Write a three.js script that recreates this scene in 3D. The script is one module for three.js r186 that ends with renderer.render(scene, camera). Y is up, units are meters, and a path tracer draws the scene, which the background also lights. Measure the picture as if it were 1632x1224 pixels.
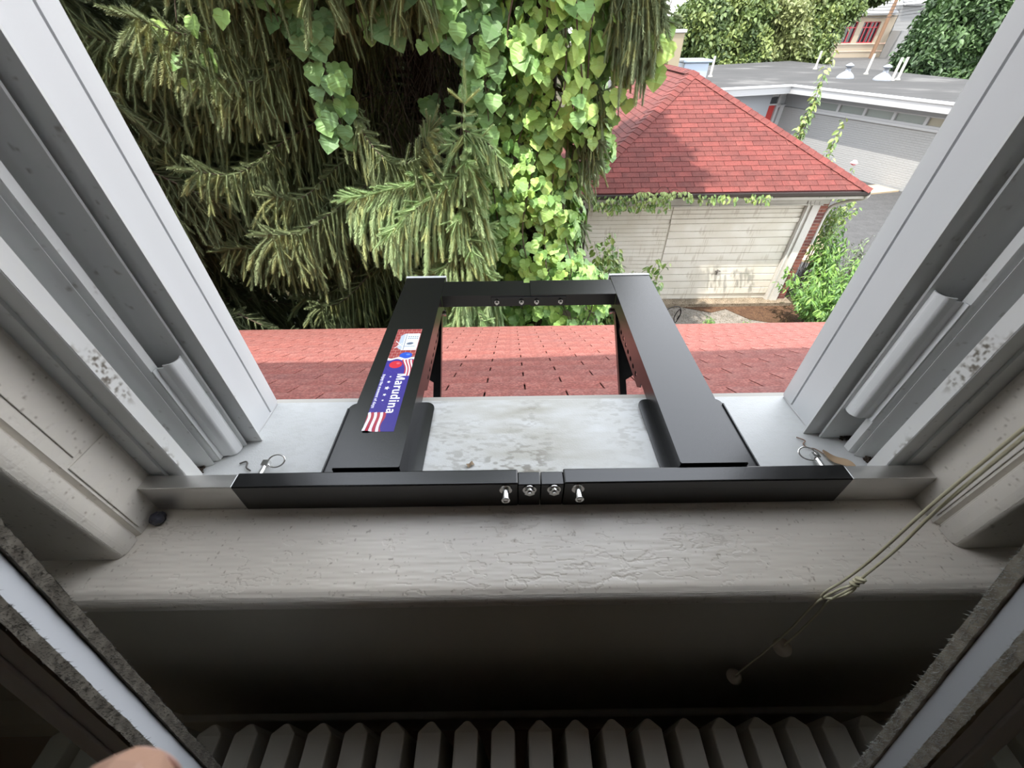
import * as THREE from 'three';
import { mergeGeometries, toCreasedNormals } from 'three/addons/utils/BufferGeometryUtils.js';
import { RoundedBoxGeometry } from 'three/addons/geometries/RoundedBoxGeometry.js';
import { MarchingCubes } from 'three/addons/objects/MarchingCubes.js';

// ------------------------------------------------------------------ camera, sky, sun, exposure
const V = (x, y, z) => new THREE.Vector3(x, y, z);
const scene = new THREE.Scene();
const FPX = 645, PITCH = THREE.MathUtils.degToRad(41.37), ROLL = THREE.MathUtils.degToRad(0.8);
const camera = new THREE.PerspectiveCamera(2 * Math.atan(612 / FPX) * 180 / Math.PI, 1632 / 1224, 0.01, 500);
camera.position.set(0, 0.48, 0.285);
camera.up.set(Math.sin(ROLL), Math.cos(PITCH) * Math.cos(ROLL), -Math.sin(PITCH) * Math.cos(ROLL));
camera.lookAt(0, 0.48 - Math.sin(PITCH), 0.285 - Math.cos(PITCH));
camera.focus = 0.95; camera.userData.fStop = 15;
const renderer = new THREE.WebGLRenderer({ antialias: true });
renderer.toneMapping = THREE.LinearToneMapping;
renderer.toneMappingExposure = 2.8;
renderer.shadowMap.enabled = true;
const SKY = 1.7, SUN = 3.2;
{ // hazy summer sky, computed: pale at the horizon, soft blue overhead, thin cloud everywhere
  const w = 512, h = 256, d = new Float32Array(w * h * 4);
  for (let j = 0; j < h; j++) for (let i = 0; i < w; i++) {
    const el = ((j + 0.5) / h - 0.5) * Math.PI, t = Math.max(0, Math.sin(el));
    const c = 0.5 + 0.5 * Math.sin(i / w * Math.PI * 12 + Math.sin(j * 0.11) * 2) * Math.sin(j * 0.23 + Math.cos(i / w * Math.PI * 8));
    const k = 0.84 + 0.16 * c, a = Math.pow(t, 0.6), o = (j * w + i) * 4;
    d[o] = (1.42 - 0.70 * a) * k; d[o + 1] = (1.42 - 0.64 * a) * k; d[o + 2] = (1.42 - 0.54 * a) * k; d[o + 3] = 1;
  }
  const t = new THREE.DataTexture(d, w, h, THREE.RGBAFormat, THREE.FloatType);
  t.mapping = THREE.EquirectangularReflectionMapping; t.magFilter = THREE.LinearFilter; t.colorSpace = THREE.LinearSRGBColorSpace; t.needsUpdate = true;
  scene.background = t; scene.backgroundIntensity = SKY;
}
const sun = new THREE.DirectionalLight(new THREE.Color(1, 0.94, 0.85), SUN);
sun.position.set(-0.35 * 30 + 2, 30 - 4, 0.28 * 30 - 8); sun.target.position.set(2, -4, -8); sun.castShadow = true;
Object.assign(sun.shadow.camera, { left: -40, right: 40, top: 45, bottom: -45, near: 1, far: 120 }); sun.shadow.mapSize.set(4096, 4096); sun.shadow.radius = 1.2;
scene.add(sun, sun.target);

// ------------------------------------------------------------------ helpers
let SEED = 7;
const rnd = () => { SEED = (SEED * 1664525 + 1013904223) >>> 0; return SEED / 4294967296; };
const rr = (a, b) => a + (b - a) * rnd();
const seed = (s) => { SEED = s >>> 0; };
function hash(x, y, s) { let n = Math.imul(x, 374761393) + Math.imul(y, 668265263) + Math.imul(s, 1274126177); n = Math.imul(n ^ (n >>> 13), 1274126177); return ((n ^ (n >>> 16)) >>> 0) / 4294967296; }
function vnoise(x, y, per, s = 1, pv = per) { // tiling value noise
  const xi = Math.floor(x), yi = Math.floor(y), fx = x - xi, fy = y - yi, u = fx * fx * (3 - 2 * fx), v = fy * fy * (3 - 2 * fy), m = (a) => ((a % per) + per) % per, w = (a) => ((a % pv) + pv) % pv;
  const a = hash(m(xi), w(yi), s), b = hash(m(xi + 1), w(yi), s), c = hash(m(xi), w(yi + 1), s), d = hash(m(xi + 1), w(yi + 1), s);
  return a + (b - a) * u + (c - a) * v + (a - b - c + d) * u * v;
}
function fbm(u, v, f, o, s = 1) { let r = 0, a = 0.5, t = 0; for (let i = 0; i < o; i++) { r += a * vnoise(u * f, v * f, f, s + i); t += a; a *= 0.5; f *= 2; } return r / t; }
function tex(n, fn, color = true, nh = n) {
  const d = new Uint8Array(n * nh * 4);
  for (let j = 0; j < nh; j++) for (let i = 0; i < n; i++) {
    const c = fn(i / n, j / nh), o = (j * n + i) * 4, a = Array.isArray(c) ? c : [c, c, c];
    for (let k = 0; k < 3; k++) d[o + k] = Math.max(0, Math.min(255, Math.round(a[k] * 255)));
    d[o + 3] = 255;
  }
  const t = new THREE.DataTexture(d, n, nh, THREE.RGBAFormat);
  t.wrapS = t.wrapT = THREE.RepeatWrapping; t.magFilter = THREE.LinearFilter; t.minFilter = THREE.LinearMipmapLinearFilter; t.generateMipmaps = true;
  if (color) t.colorSpace = THREE.SRGBColorSpace;
  t.needsUpdate = true; return t;
}
const mix = (a, b, t) => a.map((x, i) => x + (b[i] - x) * t);
const clamp = (x, a = 0, b = 1) => Math.max(a, Math.min(b, x));
const lin = (r, g, b) => new THREE.Color().setRGB(r, g, b);
const mat = (o) => new THREE.MeshStandardMaterial({ roughness: 0.7, side: THREE.DoubleSide, ...o });
const used = new Map();
function numbered(n) { const k = used.get(n) ?? 0; used.set(n, k + 1); return k ? n + '_' + String(k).padStart(3, '0') : n; }
function shade(m) { m.castShadow = m.receiveShadow = true; return m; }
function tag(o, label, category, group, kind) { o.userData.label = label; if (category) o.userData.category = category; if (group) o.userData.group = group; if (kind) o.userData.kind = kind; return o; }
function thing(name, label, category, pos = [0, 0, 0], group) { const g = new THREE.Group(); g.name = numbered(name); g.position.set(...pos); scene.add(g); return tag(g, label, category, group); }
function struct(name, label, pos = [0, 0, 0]) { const g = new THREE.Group(); g.name = name; g.position.set(...pos); g.userData.kind = 'structure'; if (label) g.userData.label = label; scene.add(g); return g; }
// a mesh whose geometry is in world axes, hung under a parent whose base may be elsewhere
const seen = new WeakMap();
function part(name, geo, m, parent = scene, kind) {
  const o = shade(new THREE.Mesh(Array.isArray(geo) ? merged(geo) : geo, m));
  if (parent !== scene) { const c = seen.get(parent) ?? {}; seen.set(parent, c); c[name] = (c[name] ?? -1) + 1; o.name = c[name] ? name + '_' + String(c[name]).padStart(3, '0') : name; } else o.name = numbered(name);
  if (parent.isGroup) { let p = parent; o.position.set(0, 0, 0); while (p && p !== scene) { o.position.sub(p.position); p = p.parent; } }
  if (kind) o.userData.kind = kind;
  parent.add(o); return o;
}
function merged(list) { return mergeGeometries(list.map((g) => { const q = g.index ? g.toNonIndexed() : g.clone(); for (const k of Object.keys(q.attributes)) if (!['position', 'normal', 'uv'].includes(k)) q.deleteAttribute(k); if (!q.attributes.normal) q.computeVertexNormals(); if (!q.attributes.uv) wuv(q); return q; })); }
function wuv(g, s = 1) { // uv in metres from the dominant axis of the normal
  const p = g.attributes.position, n = g.attributes.normal, u = new Float32Array(p.count * 2);
  for (let i = 0; i < p.count; i++) {
    const ax = Math.abs(n.getX(i)), ay = Math.abs(n.getY(i)), az = Math.abs(n.getZ(i));
    const [a, b] = ay >= ax && ay >= az ? [p.getX(i), p.getZ(i)] : ax >= az ? [p.getZ(i), p.getY(i)] : [p.getX(i), p.getY(i)];
    u[i * 2] = a * s; u[i * 2 + 1] = b * s;
  }
  g.setAttribute('uv', new THREE.BufferAttribute(u, 2)); return g;
}
// box from min/max corners, softly rounded when r > 0
function bx(x0, x1, y0, y1, z0, z1, r = 0) {
  const w = x1 - x0, h = y1 - y0, d = z1 - z0;
  let g = r ? new RoundedBoxGeometry(w, h, d, 2, Math.min(r, w / 2.1, h / 2.1, d / 2.1)) : new THREE.BoxGeometry(w, h, d);
  if (g.index) g = g.toNonIndexed();
  g.translate((x0 + x1) / 2, (y0 + y1) / 2, (z0 + z1) / 2); return wuv(g);
}
function shapeOf(pts, holes = []) { const s = new THREE.Shape(pts.map(([a, b]) => new THREE.Vector2(a, b))); for (const h of holes) s.holes.push(new THREE.Path(h.map(([a, b]) => new THREE.Vector2(a, b)))); return s; }
// outline in plan [x, z], extruded upwards
function planX(pts, y0, y1, holes = []) { const g = new THREE.ExtrudeGeometry(shapeOf(pts.map(([x, z]) => [x, -z]), holes.map((h) => h.map(([x, z]) => [x, -z]))), { depth: y1 - y0, bevelEnabled: false, curveSegments: 8 }); g.rotateX(-Math.PI / 2); g.translate(0, y0, 0); return wuv(toCreasedNormals(g, 0.55)); }
// outline in section [z, y], extruded along x
function sectX(pts, x0, x1) { const g = new THREE.ExtrudeGeometry(shapeOf(pts.map(([z, y]) => [-z, y])), { depth: x1 - x0, bevelEnabled: false }); g.rotateY(Math.PI / 2); g.translate(x0, 0, 0); return wuv(toCreasedNormals(g, 0.55)); }
function faceX(pts, z0, z1, holes = []) { const g = new THREE.ExtrudeGeometry(shapeOf(pts, holes), { depth: z1 - z0, bevelEnabled: false, curveSegments: 8 }); g.translate(0, 0, z0); return wuv(g); }
function arc(cx, cy, r, a0, a1, n) { const o = []; for (let i = 0; i <= n; i++) { const a = a0 + (a1 - a0) * i / n; o.push([cx + r * Math.cos(a), cy + r * Math.sin(a)]); } return o; }
function tube(pts, r, seg = 24, rad = 8, closed = false) { return new THREE.TubeGeometry(new THREE.CatmullRomCurve3(pts.map((p) => p.isVector3 ? p : V(...p)), closed), seg, r, rad, closed); }
function taper(pts, r0, r1, seg = 24, rad = 6) { // tube that thins along its way
  const c = new THREE.CatmullRomCurve3(pts.map((p) => p.isVector3 ? p : V(...p))), g = new THREE.TubeGeometry(c, seg, 1, rad), p = g.attributes.position;
  for (let i = 0; i <= seg; i++) { const o = c.getPointAt(i / seg), r = r0 + (r1 - r0) * i / seg; for (let j = 0; j <= rad; j++) { const k = i * (rad + 1) + j; p.setXYZ(k, o.x + (p.getX(k) - o.x) * r, o.y + (p.getY(k) - o.y) * r, o.z + (p.getZ(k) - o.z) * r); } }
  return g;
}
function cyl(r0, r1, a, b, seg = 14) { // cylinder between two points, r0 at a
  const A = V(...a), B = V(...b), d = B.clone().sub(A), g = new THREE.CylinderGeometry(r1, r0, d.length(), seg);
  g.applyQuaternion(new THREE.Quaternion().setFromUnitVectors(V(0, 1, 0), d.normalize())); g.translate((a[0] + b[0]) / 2, (a[1] + b[1]) / 2, (a[2] + b[2]) / 2); return g;
}
// prism: polygon of 3D points pushed back along -normal by t
function prism(poly, t) {
  const P = poly.map((p) => p.isVector3 ? p : V(...p)), n = new THREE.Vector3();
  for (let i = 0; i < P.length; i++) { const a = P[i], b = P[(i + 1) % P.length]; n.x += (a.y - b.y) * (a.z + b.z); n.y += (a.z - b.z) * (a.x + b.x); n.z += (a.x - b.x) * (a.y + b.y); }
  n.normalize(); const Q = P.map((p) => p.clone().addScaledVector(n, -t)), v = [], tri = (a, b, c) => v.push(a.x, a.y, a.z, b.x, b.y, b.z, c.x, c.y, c.z);
  for (let i = 1; i < P.length - 1; i++) { tri(P[0], P[i], P[i + 1]); tri(Q[0], Q[i + 1], Q[i]); }
  for (let i = 0; i < P.length; i++) { const j = (i + 1) % P.length; tri(P[i], Q[i], Q[j]); tri(P[i], Q[j], P[j]); }
  const g = new THREE.BufferGeometry(); g.setAttribute('position', new THREE.Float32BufferAttribute(v, 3)); g.computeVertexNormals(); return wuv(g);
}
function instanced(name, geo, m, mats, parent, kind = 'stuff') {
  const o = shade(new THREE.InstancedMesh(geo, m, mats.length)); mats.forEach((x, i) => o.setMatrixAt(i, x));
  const c = parent === scene ? null : (seen.get(parent) ?? {}); if (c) { seen.set(parent, c); c[name] = (c[name] ?? -1) + 1; o.name = c[name] ? name + '_' + String(c[name]).padStart(3, '0') : name; } else o.name = numbered(name);
  if (parent.isGroup) o.position.sub(parent.position);
  o.userData.kind = kind; parent.add(o); return o;
}

// ------------------------------------------------------------------ materials
const grain = tex(256, (u, v) => 0.5 + 0.5 * (fbm(u, v, 64, 2, 3) - 0.5) * 2, false);
const fine = grain.clone(); fine.repeat.set(12, 12); fine.needsUpdate = true;
const fb2 = (u, v, fu, fv, o, s) => { let r = 0, a = 0.5, t = 0; for (let i = 0; i < o; i++) { r += a * vnoise(u * fu, v * fv, fu, s + i, fv); t += a; a *= 0.5; fu *= 2; fv *= 2; } return r / t; };
const specks = (u, v, s, f, lim) => clamp((fbm(u, v, f * 5, 3, s) - lim) * 9);
const vinylT = tex(512, (u, v) => { const n = 0.97 + 0.05 * (fbm(u, v, 8, 4, 5) - 0.5), d = specks(u, v, 31, 30, 0.77) * 0.35; return mix([0.86 * n, 0.865 * n, 0.86 * n], [0.33, 0.3, 0.25], d); });
const stripT = tex(512, (u, v) => { const n = 0.97 + 0.05 * (fbm(u, v, 8, 4, 6) - 0.5), d = clamp(clamp((fb2(u, v, 40, 14, 3, 17) - 0.54) * 6) * specks(u, v, 19, 60, 0.5)); return mix([0.87 * n, 0.87 * n, 0.86 * n], [0.3, 0.27, 0.22], d * 0.8); });
const grainT = tex(256, (u, v) => 0.5 + 0.35 * Math.sin(u * Math.PI * 2 * 36 + 2 * fbm(u, v, 4, 2, 8)) + 0.15 * fbm(u, v, 32, 2, 4), false);
const sillT = tex(1024, (u, v) => { // white sill, dirt lies in streaks over its middle
  const x = u - 0.5, m = clamp(1.15 - Math.abs(x + 0.01) * 5.4), a = fb2(u, v, 20, 60, 5, 11), b = fb2(u, v, 90, 200, 3, 12), st = fb2(u, v, 8, 40, 4, 14), w = fbm(u, v, 9, 3, 15);
  const d = clamp(m * (0.34 + 1.0 * (a - 0.42)) + 0.22 * clamp((st - 0.6) * 5) * (0.2 + m)), sp = clamp((b - 0.5) * 6) * clamp((w - 0.3) * 2.4) * (0.07 + m * 0.75);
  return mix(mix([0.81, 0.815, 0.81], [0.64, 0.625, 0.575], clamp(d)), [0.32, 0.29, 0.24], clamp(sp) * 0.6);
});
const crackle = tex(1024, (u, v) => { // brushed old gloss paint: long low ridges, fine crackle, chips
  const ridge = fbm(u, v, 8, 3, 21) * 0.15 + vnoise(u * 14, v * 170, 14, 22, 170) * 0.2 + vnoise(u * 50, v * 330, 50, 24, 330) * 0.2;
  const q = Math.abs(fb2(u, v, 26, 90, 3, 25) - 0.5), c = q < 0.02 && fbm(u, v, 9, 3, 26) > 0.52 ? -0.16 : 0, chip = fb2(u, v, 50, 90, 3, 27) > 0.74 ? -0.18 : 0;
  return clamp(0.45 + ridge - 0.1 + c + chip);
}, false);
const stoolT = tex(1024, (u, v) => { const n = 0.94 + 0.12 * (fbm(u, v, 6, 5, 41) - 0.5), q = Math.abs(fb2(u, v, 26, 90, 3, 25) - 0.5), c = q < 0.012 && fbm(u, v, 9, 3, 26) > 0.52 ? 0.14 : 0, s = specks(u, v, 43, 50, 0.76) * 0.5; return mix([0.87 * n, 0.835 * n, 0.785 * n], [0.42, 0.37, 0.31], clamp(c + s)); });
const casingT = tex(512, (u, v) => { const n = 0.94 + 0.1 * (fbm(u, v, 5, 5, 47) - 0.5), s = specks(u, v, 49, 60, 0.76) * 0.5, q = Math.abs(fb2(u, v, 40, 12, 3, 53) - 0.5), c = q < 0.006 && fbm(u, v, 6, 3, 54) > 0.56 ? 0.4 : 0; return mix([0.85 * n, 0.825 * n, 0.785 * n], [0.36, 0.31, 0.26], clamp(s + c)); });
const rubT = tex(256, (u, v) => { const n = fbm(u, v, 8, 5, 61); return mix([0.30, 0.28, 0.25], [0.52, 0.5, 0.46], n); });
const aluT = tex(256, (u, v) => 0.45 + 0.3 * vnoise(u * 4, v * 240, 4, 71, 240) + 0.15 * fbm(u, v, 6, 3, 73), false);
const granules = (base, dark, light, s) => tex(512, (u, v) => { const f = fbm(u, v, 128, 2, s), w = fbm(u, v, 5, 4, s + 3), b = clamp((fbm(u, v, 8, 3, s + 5) - 0.56) * 5); let c = mix(dark, base, clamp(f * 1.5 - 0.1)); c = mix(c, light, clamp((f - 0.62) * 3) * 0.6 + b * 0.25); return c.map((x) => x * (0.86 + 0.28 * w)); });
const shinT = granules([0.58, 0.335, 0.305], [0.40, 0.23, 0.212], [0.63, 0.49, 0.465], 81);
const shinT2 = granules([0.425, 0.215, 0.195], [0.32, 0.16, 0.145], [0.48, 0.30, 0.27], 91);
const concreteT = tex(512, (u, v) => { const a = fbm(u, v, 10, 5, 101), b = fbm(u, v, 60, 3, 103); let c = mix([0.40, 0.385, 0.36], [0.58, 0.555, 0.52], a); if (b > 0.62) c = mix(c, [0.28, 0.24, 0.19], 0.7); return c; });
const litterT = tex(512, (u, v) => { const a = fbm(u, v, 14, 5, 111), b = fbm(u, v, 70, 3, 113); return mix(mix([0.27, 0.18, 0.12], [0.44, 0.33, 0.24], a), [0.2, 0.13, 0.08], clamp((b - 0.5) * 3)); });
const soilT = tex(256, (u, v) => mix([0.16, 0.13, 0.09], [0.27, 0.26, 0.15], fbm(u, v, 10, 5, 121)));
const asphaltT = tex(256, (u, v) => { const a = 0.25 + 0.06 * (fbm(u, v, 6, 4, 131) - 0.5) + 0.1 * (fbm(u, v, 90, 2, 133) - 0.5); return [a, a * 0.995, a * 0.99]; });
const roofT = tex(512, (u, v) => { const a = fbm(u, v, 5, 5, 141), q = Math.abs(((v * 6) % 1) - 0.5) < 0.02 ? 0.1 : 0, b = 0.18 + 0.10 * (a - 0.5) - q + clamp((a - 0.62) * 4) * 0.14; return [b, b * 0.985, b * 0.965]; });
const doorT = tex(512, (u, v) => { const a = fbm(u, v, 4, 5, 151), st = clamp((vnoise(u * 46, v * 5, 46, 153, 5) - 0.62) * 3) * clamp((fbm(u, v, 5, 4, 157) - 0.48) * 6); return mix(mix([0.87, 0.855, 0.82], [0.80, 0.775, 0.72], a), [0.50, 0.44, 0.37], st * 0.28); });
const peelT = tex(512, (u, v) => { const a = fbm(u, v, 5, 4, 161), st = vnoise(u * 60, v * 9, 60, 163, 9) > 0.84 && fbm(u, v, 3, 3, 167) > 0.56 ? 0.7 : 0; return mix([0.74, 0.73, 0.70].map((x) => x * (0.93 + 0.12 * a)), [0.25, 0.22, 0.19], st); });
const brickBump = tex(512, (u, v) => { const r = Math.floor(v * 24), fu = ((u * 12 + (r % 2) * 0.5) % 1), fv = (v * 24) % 1; return (fu < 0.05 || fv < 0.14 ? 0.15 : 0.75) + 0.2 * (fbm(u, v, 50, 3, 171) - 0.5); }, false);
const barkT = tex(256, (u, v) => mix([0.16, 0.125, 0.1], [0.33, 0.28, 0.23], fbm(u, v, 12, 5, 181)));

const M = {
  vinyl: mat({ map: vinylT, roughness: 0.38 }), strip: mat({ map: stripT, roughness: 0.42 }),
  panel: mat({ color: lin(0.63, 0.64, 0.65), roughness: 0.42, bumpMap: grainT, bumpScale: 0.0002 }),
  cover: mat({ color: lin(0.78, 0.79, 0.79), roughness: 0.3 }),
  sill: mat({ map: sillT, roughness: 0.5, bumpMap: fine, bumpScale: 0.0002 }),
  stool: new THREE.MeshPhysicalMaterial({ side: THREE.DoubleSide, map: stoolT, roughness: 0.36, ior: 1.6, bumpMap: crackle, bumpScale: 0.0015 }),
  casing: mat({ map: casingT, roughness: 0.45, bumpMap: crackle, bumpScale: 0.0009 }),
  wall: mat({ color: lin(0.60, 0.555, 0.47), roughness: 0.75, bumpMap: grain, bumpScale: 0.0006 }),
  room: mat({ color: lin(0.72, 0.68, 0.6), roughness: 0.9 }), floor: mat({ color: lin(0.3, 0.2, 0.12), roughness: 0.5 }), ceil: mat({ color: lin(0.8, 0.78, 0.74), roughness: 0.9 }),
  radiator: mat({ color: lin(0.55, 0.515, 0.44), roughness: 0.5, bumpMap: grain, bumpScale: 0.0005 }),
  black: new THREE.MeshPhysicalMaterial({ side: THREE.DoubleSide, color: lin(0.0045, 0.0046, 0.005), roughness: 0.27, ior: 1.62, bumpMap: fine, bumpScale: 0.00003 }),
  cap: mat({ color: lin(0.58, 0.6, 0.61), roughness: 0.4 }),
  alu: mat({ color: lin(0.68, 0.67, 0.65), metalness: 1, roughness: 0.62, roughnessMap: aluT, bumpMap: aluT, bumpScale: 0.00005 }),
  steel: mat({ color: lin(0.72, 0.71, 0.69), metalness: 1, roughness: 0.2 }),
  pile: mat({ map: rubT, roughness: 1 }), fibre: mat({ color: lin(0.14, 0.13, 0.115), roughness: 1 }), palePile: mat({ map: rubT, color: lin(2.6, 2.6, 2.6), roughness: 1 }), paleFibre: mat({ color: lin(0.42, 0.42, 0.4), roughness: 1 }),
  sash: mat({ color: lin(0.74, 0.77, 0.82), roughness: 0.4 }), sashFace: mat({ color: lin(0.4, 0.4, 0.38), roughness: 0.5 }),
  glass: new THREE.MeshPhysicalMaterial({ color: lin(0.9, 0.94, 0.92), transmission: 1, thickness: 0, roughness: 0.03, ior: 1.5, side: THREE.DoubleSide }),
  cord: mat({ color: lin(0.62, 0.57, 0.40), roughness: 0.8 }), knob: mat({ color: lin(0.62, 0.53, 0.42), roughness: 0.45 }),
  skin: new THREE.MeshPhysicalMaterial({ color: lin(0.62, 0.37, 0.27), roughness: 0.5, side: THREE.DoubleSide }), nail: mat({ color: lin(0.7, 0.45, 0.38), roughness: 0.3 }),
  drip: mat({ color: lin(0.6, 0.6, 0.6), roughness: 0.5 }),
  wallOut: mat({ color: lin(0.5, 0.48, 0.44), roughness: 0.9 }),
  bark: mat({ map: barkT, roughness: 1, bumpMap: grain, bumpScale: 0.01 }), twigWood: mat({ color: lin(0.09, 0.07, 0.05), roughness: 1 }), dead: mat({ color: lin(0.075, 0.06, 0.045), roughness: 1 }),
};
const leafMat = (r, g, b, t = 0.35) => new THREE.MeshPhysicalMaterial({ color: lin(r, g, b), roughness: 0.55, transmission: t, thickness: 0, side: THREE.DoubleSide });

// ------------------------------------------------------------------ the room and the house front
const XC = 0.03, FLOOR = -0.87, GROUND = -4.5, HEAD = 1.42;
{
  const w = struct('wall_front', 'plain painted wall that holds the window above the radiator');
  const O = 0.56;
  part('masonry', [bx(-2.3, 2.4, FLOOR - 0.2, -0.036, -0.2, 0.045), bx(-2.3, XC - O, -0.036, 1.75, -0.2, 0.045), bx(XC + O, 2.4, -0.036, 1.75, -0.2, 0.045), bx(XC - O, XC + O, HEAD, 1.75, -0.2, 0.045)], M.wall, w);
  part('apron_panel', bx(-0.78, 0.84, -0.717, -0.037, 0.0455, 0.08, 0.003), M.wall, w);
  part('outer_face', [bx(-9, 9, GROUND, -0.03, -0.26, -0.2005), bx(-9, XC - 0.53, -0.03, 3.6, -0.26, -0.2005), bx(XC + 0.53, 9, -0.03, 3.6, -0.26, -0.2005), bx(XC - 0.53, XC + 0.53, HEAD + 0.02, 3.6, -0.26, -0.2005)], M.wallOut, w);
  const b = struct('baseboard_front', 'painted baseboard low on the wall behind the radiator');
  part('board', bx(-2.2, 2.3, FLOOR, -0.72, 0.0455, 0.093, 0.005), M.wall, b);
  part('floor', bx(-2.3, 2.4, FLOOR - 0.2, FLOOR, 0.0455, 3.6), M.floor).userData.kind = 'structure';
  part('ceiling', bx(-2.3, 2.4, 1.6, 1.75, 0.0455, 3.6), M.ceil).userData.kind = 'structure';
  part('wall_left', bx(-2.42, -2.2, FLOOR, 1.6, 0.0455, 3.6), M.room).userData.kind = 'structure';
  part('wall_right', bx(2.3, 2.52, FLOOR, 1.6, 0.0455, 3.6), M.room).userData.kind = 'structure';
  part('wall_back', bx(-2.2, 2.3, FLOOR, 1.6, 3.4, 3.6), M.room).userData.kind = 'structure';
  const e = struct('roof', 'eave of the house above the window');
  part('eave', planX([[-9, 4], [-9, -0.275], [-2, -0.275], [9, -1.31], [9, 4]], 3.6, 3.75), M.wallOut, e);
}
// wooden window sill (the stool) with its rounded nose
{
  const s = struct('windowsill', 'worn taupe painted wooden window sill with a rounded nose');
  const nose = arc(0.088, -0.017, 0.0165, Math.PI / 2, -Math.PI / 2, 10).map(([z, y]) => [z, y]);
  const g = sectX([[-0.0375, 0], ...nose, [0.0455, -0.0345], [-0.0375, -0.0345]], -0.64, 0.70);
  part('board', g.toNonIndexed ? g : g, M.stool, s);
}
// wooden casings both sides of the opening
const plan = (side, w) => XC + side * w;
for (const side of [-1, 1]) {
  const t = struct(side < 0 ? 'trim_1' : 'trim_2', side < 0 ? 'painted wooden casing with a pocket cover beside the aluminium end of the bar' : 'painted wooden casing behind the hanging blind cord');
  const pts = [[0.558, -0.0375], [0.505, -0.0375], [0.505, 0.0195], [0.5105, 0.0225], [0.5105, 0.0245], [0.505, 0.0275], ...arc(0.5165, 0.0415, 0.0115, Math.PI, Math.PI / 2, 7).map(([w, z]) => [w, z]), [0.66, 0.053], [0.665, 0.0505], [0.665, 0.0458], [0.558, 0.0458]];
  part('jamb', planX(pts.map(([w, z]) => [plan(side, w), z]), 0.0005, 1.5), M.casing, t);
  const a = plan(side, 0.5049), b = plan(side, 0.5033), x0 = Math.min(a, b), x1 = Math.max(a, b);
  if (side < 0) part('pocket_cover', bx(x0, x1, 0.137, 0.86, -0.034, 0.0058, 0.0007), M.casing, t);
  part('pocket_cover', bx(x0, x1, 0.012, side < 0 ? 0.132 : 0.95, -0.034, 0.0165, 0.0007), M.casing, t);
}
// white vinyl window frame without its sashes
{
  const w = struct('window_1', 'white vinyl double-hung window frame, its sashes taken out');
  const prof = [[0.558, -0.038], [0.486, -0.038], [0.4855, -0.0415], [0.473, -0.0415], [0.4725, -0.038], [0.4605, -0.038], [0.46, -0.0385], [0.46, -0.0575], [0.4625, -0.058], [0.487, -0.058], [0.487, -0.0645], [0.474, -0.066], [0.455, -0.0722], [0.4525, -0.074], [0.4535, -0.0752], [0.461, -0.0762], [0.461, -0.0785], [0.4515, -0.0795], [0.449, -0.081], [0.4485, -0.0905], [0.451, -0.092], [0.474, -0.092], [0.474, -0.1065], [0.4265, -0.1068], [0.424, -0.1077], [0.424, -0.1105], [0.4305, -0.1115], [0.432, -0.1152], [0.4085, -0.1156], [0.4045, -0.1164], [0.4045, -0.119], [0.4075, -0.1198], [0.4190, -0.1206], [0.4190, -0.1755], [0.4230, -0.1762], [0.4230, -0.1782], [0.4190, -0.179], [0.4185, -0.2], [0.420, -0.204], [0.558, -0.204]];
  for (const side of [-1, 1]) {
    const cut = prof.findIndex(([, z]) => z === -0.1206);
    const inner = [...prof.slice(0, cut), [0.558, -0.1206]], outer = [[0.558, -0.1207], ...prof.slice(cut)];
    const J = part('jamb', planX(inner.map(([a, z]) => [plan(side, a), z]), 0.0205, HEAD), M.vinyl, w);
    // worn inner edge: the face that the sash once rubbed
    const a = plan(side, 0.4599), b = plan(side, 0.4594);
    part('worn_stop', bx(Math.min(a, b), Math.max(a, b), 0.0205, HEAD, -0.0572, -0.0388), M.strip, w);
    part('outer_casing', planX(outer.map(([a2, z]) => [plan(side, a2), z]), 0.019, HEAD), M.panel, w);
    const y0 = side < 0 ? 0.0215 : 0.082, y1 = side < 0 ? 0.188 : 0.262, cx = 0.4385, cz = -0.0998, ro = 0.0122, ri = 0.0107;
    const ring = [...arc(cx, cz, ro, Math.PI * 0.5, Math.PI * 1.5, 14), ...arc(cx, cz, ri, Math.PI * 1.5, Math.PI * 0.5, 14)];
    const c = part('balance_cover', [planX(ring.map(([p, z]) => [plan(side, p), z]), y0, y1), planX([[0.4484, -0.0812], [0.4472, -0.0812], [0.4468, -0.087], [0.439, -0.0885], [0.4392, -0.0897], [0.4484, -0.0882]].map(([p, z]) => [plan(side, p), z]), y0, y1 - 0.004)], M.cover, w);
  }
  part('head', [bx(XC - 0.558, XC + 0.558, HEAD, HEAD + 0.05, -0.204, -0.038)], M.vinyl, w);
  const sg = sectX([[-0.0378, 0.02], [-0.1248, 0.0195], [-0.125, 0.0168], [-0.1265, 0.0168], [-0.2035, 0.0145], [-0.2065, 0.012], [-0.2065, -0.028], [-0.2, -0.028], [-0.0378, -0.028]], XC - 0.557, XC + 0.557), p = sg.attributes.position, u = sg.attributes.uv;
  for (let i = 0; i < p.count; i++) u.setXY(i, p.getX(i) - XC + 0.5, p.getZ(i) + p.getY(i));
  part('sill', sg, M.sill, w);
  part('caulk', [tube([[plan(-1, 0.4215), 0.018, -0.1255], [plan(-1, 0.4205), 0.0175, -0.16], [plan(-1, 0.4212), 0.016, -0.2]], 0.0022, 20, 6), tube([[plan(1, 0.4215), 0.018, -0.1255], [plan(1, 0.4200), 0.0175, -0.165], [plan(1, 0.4212), 0.016, -0.2]], 0.0022, 20, 6)], M.drip, w);
}

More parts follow.
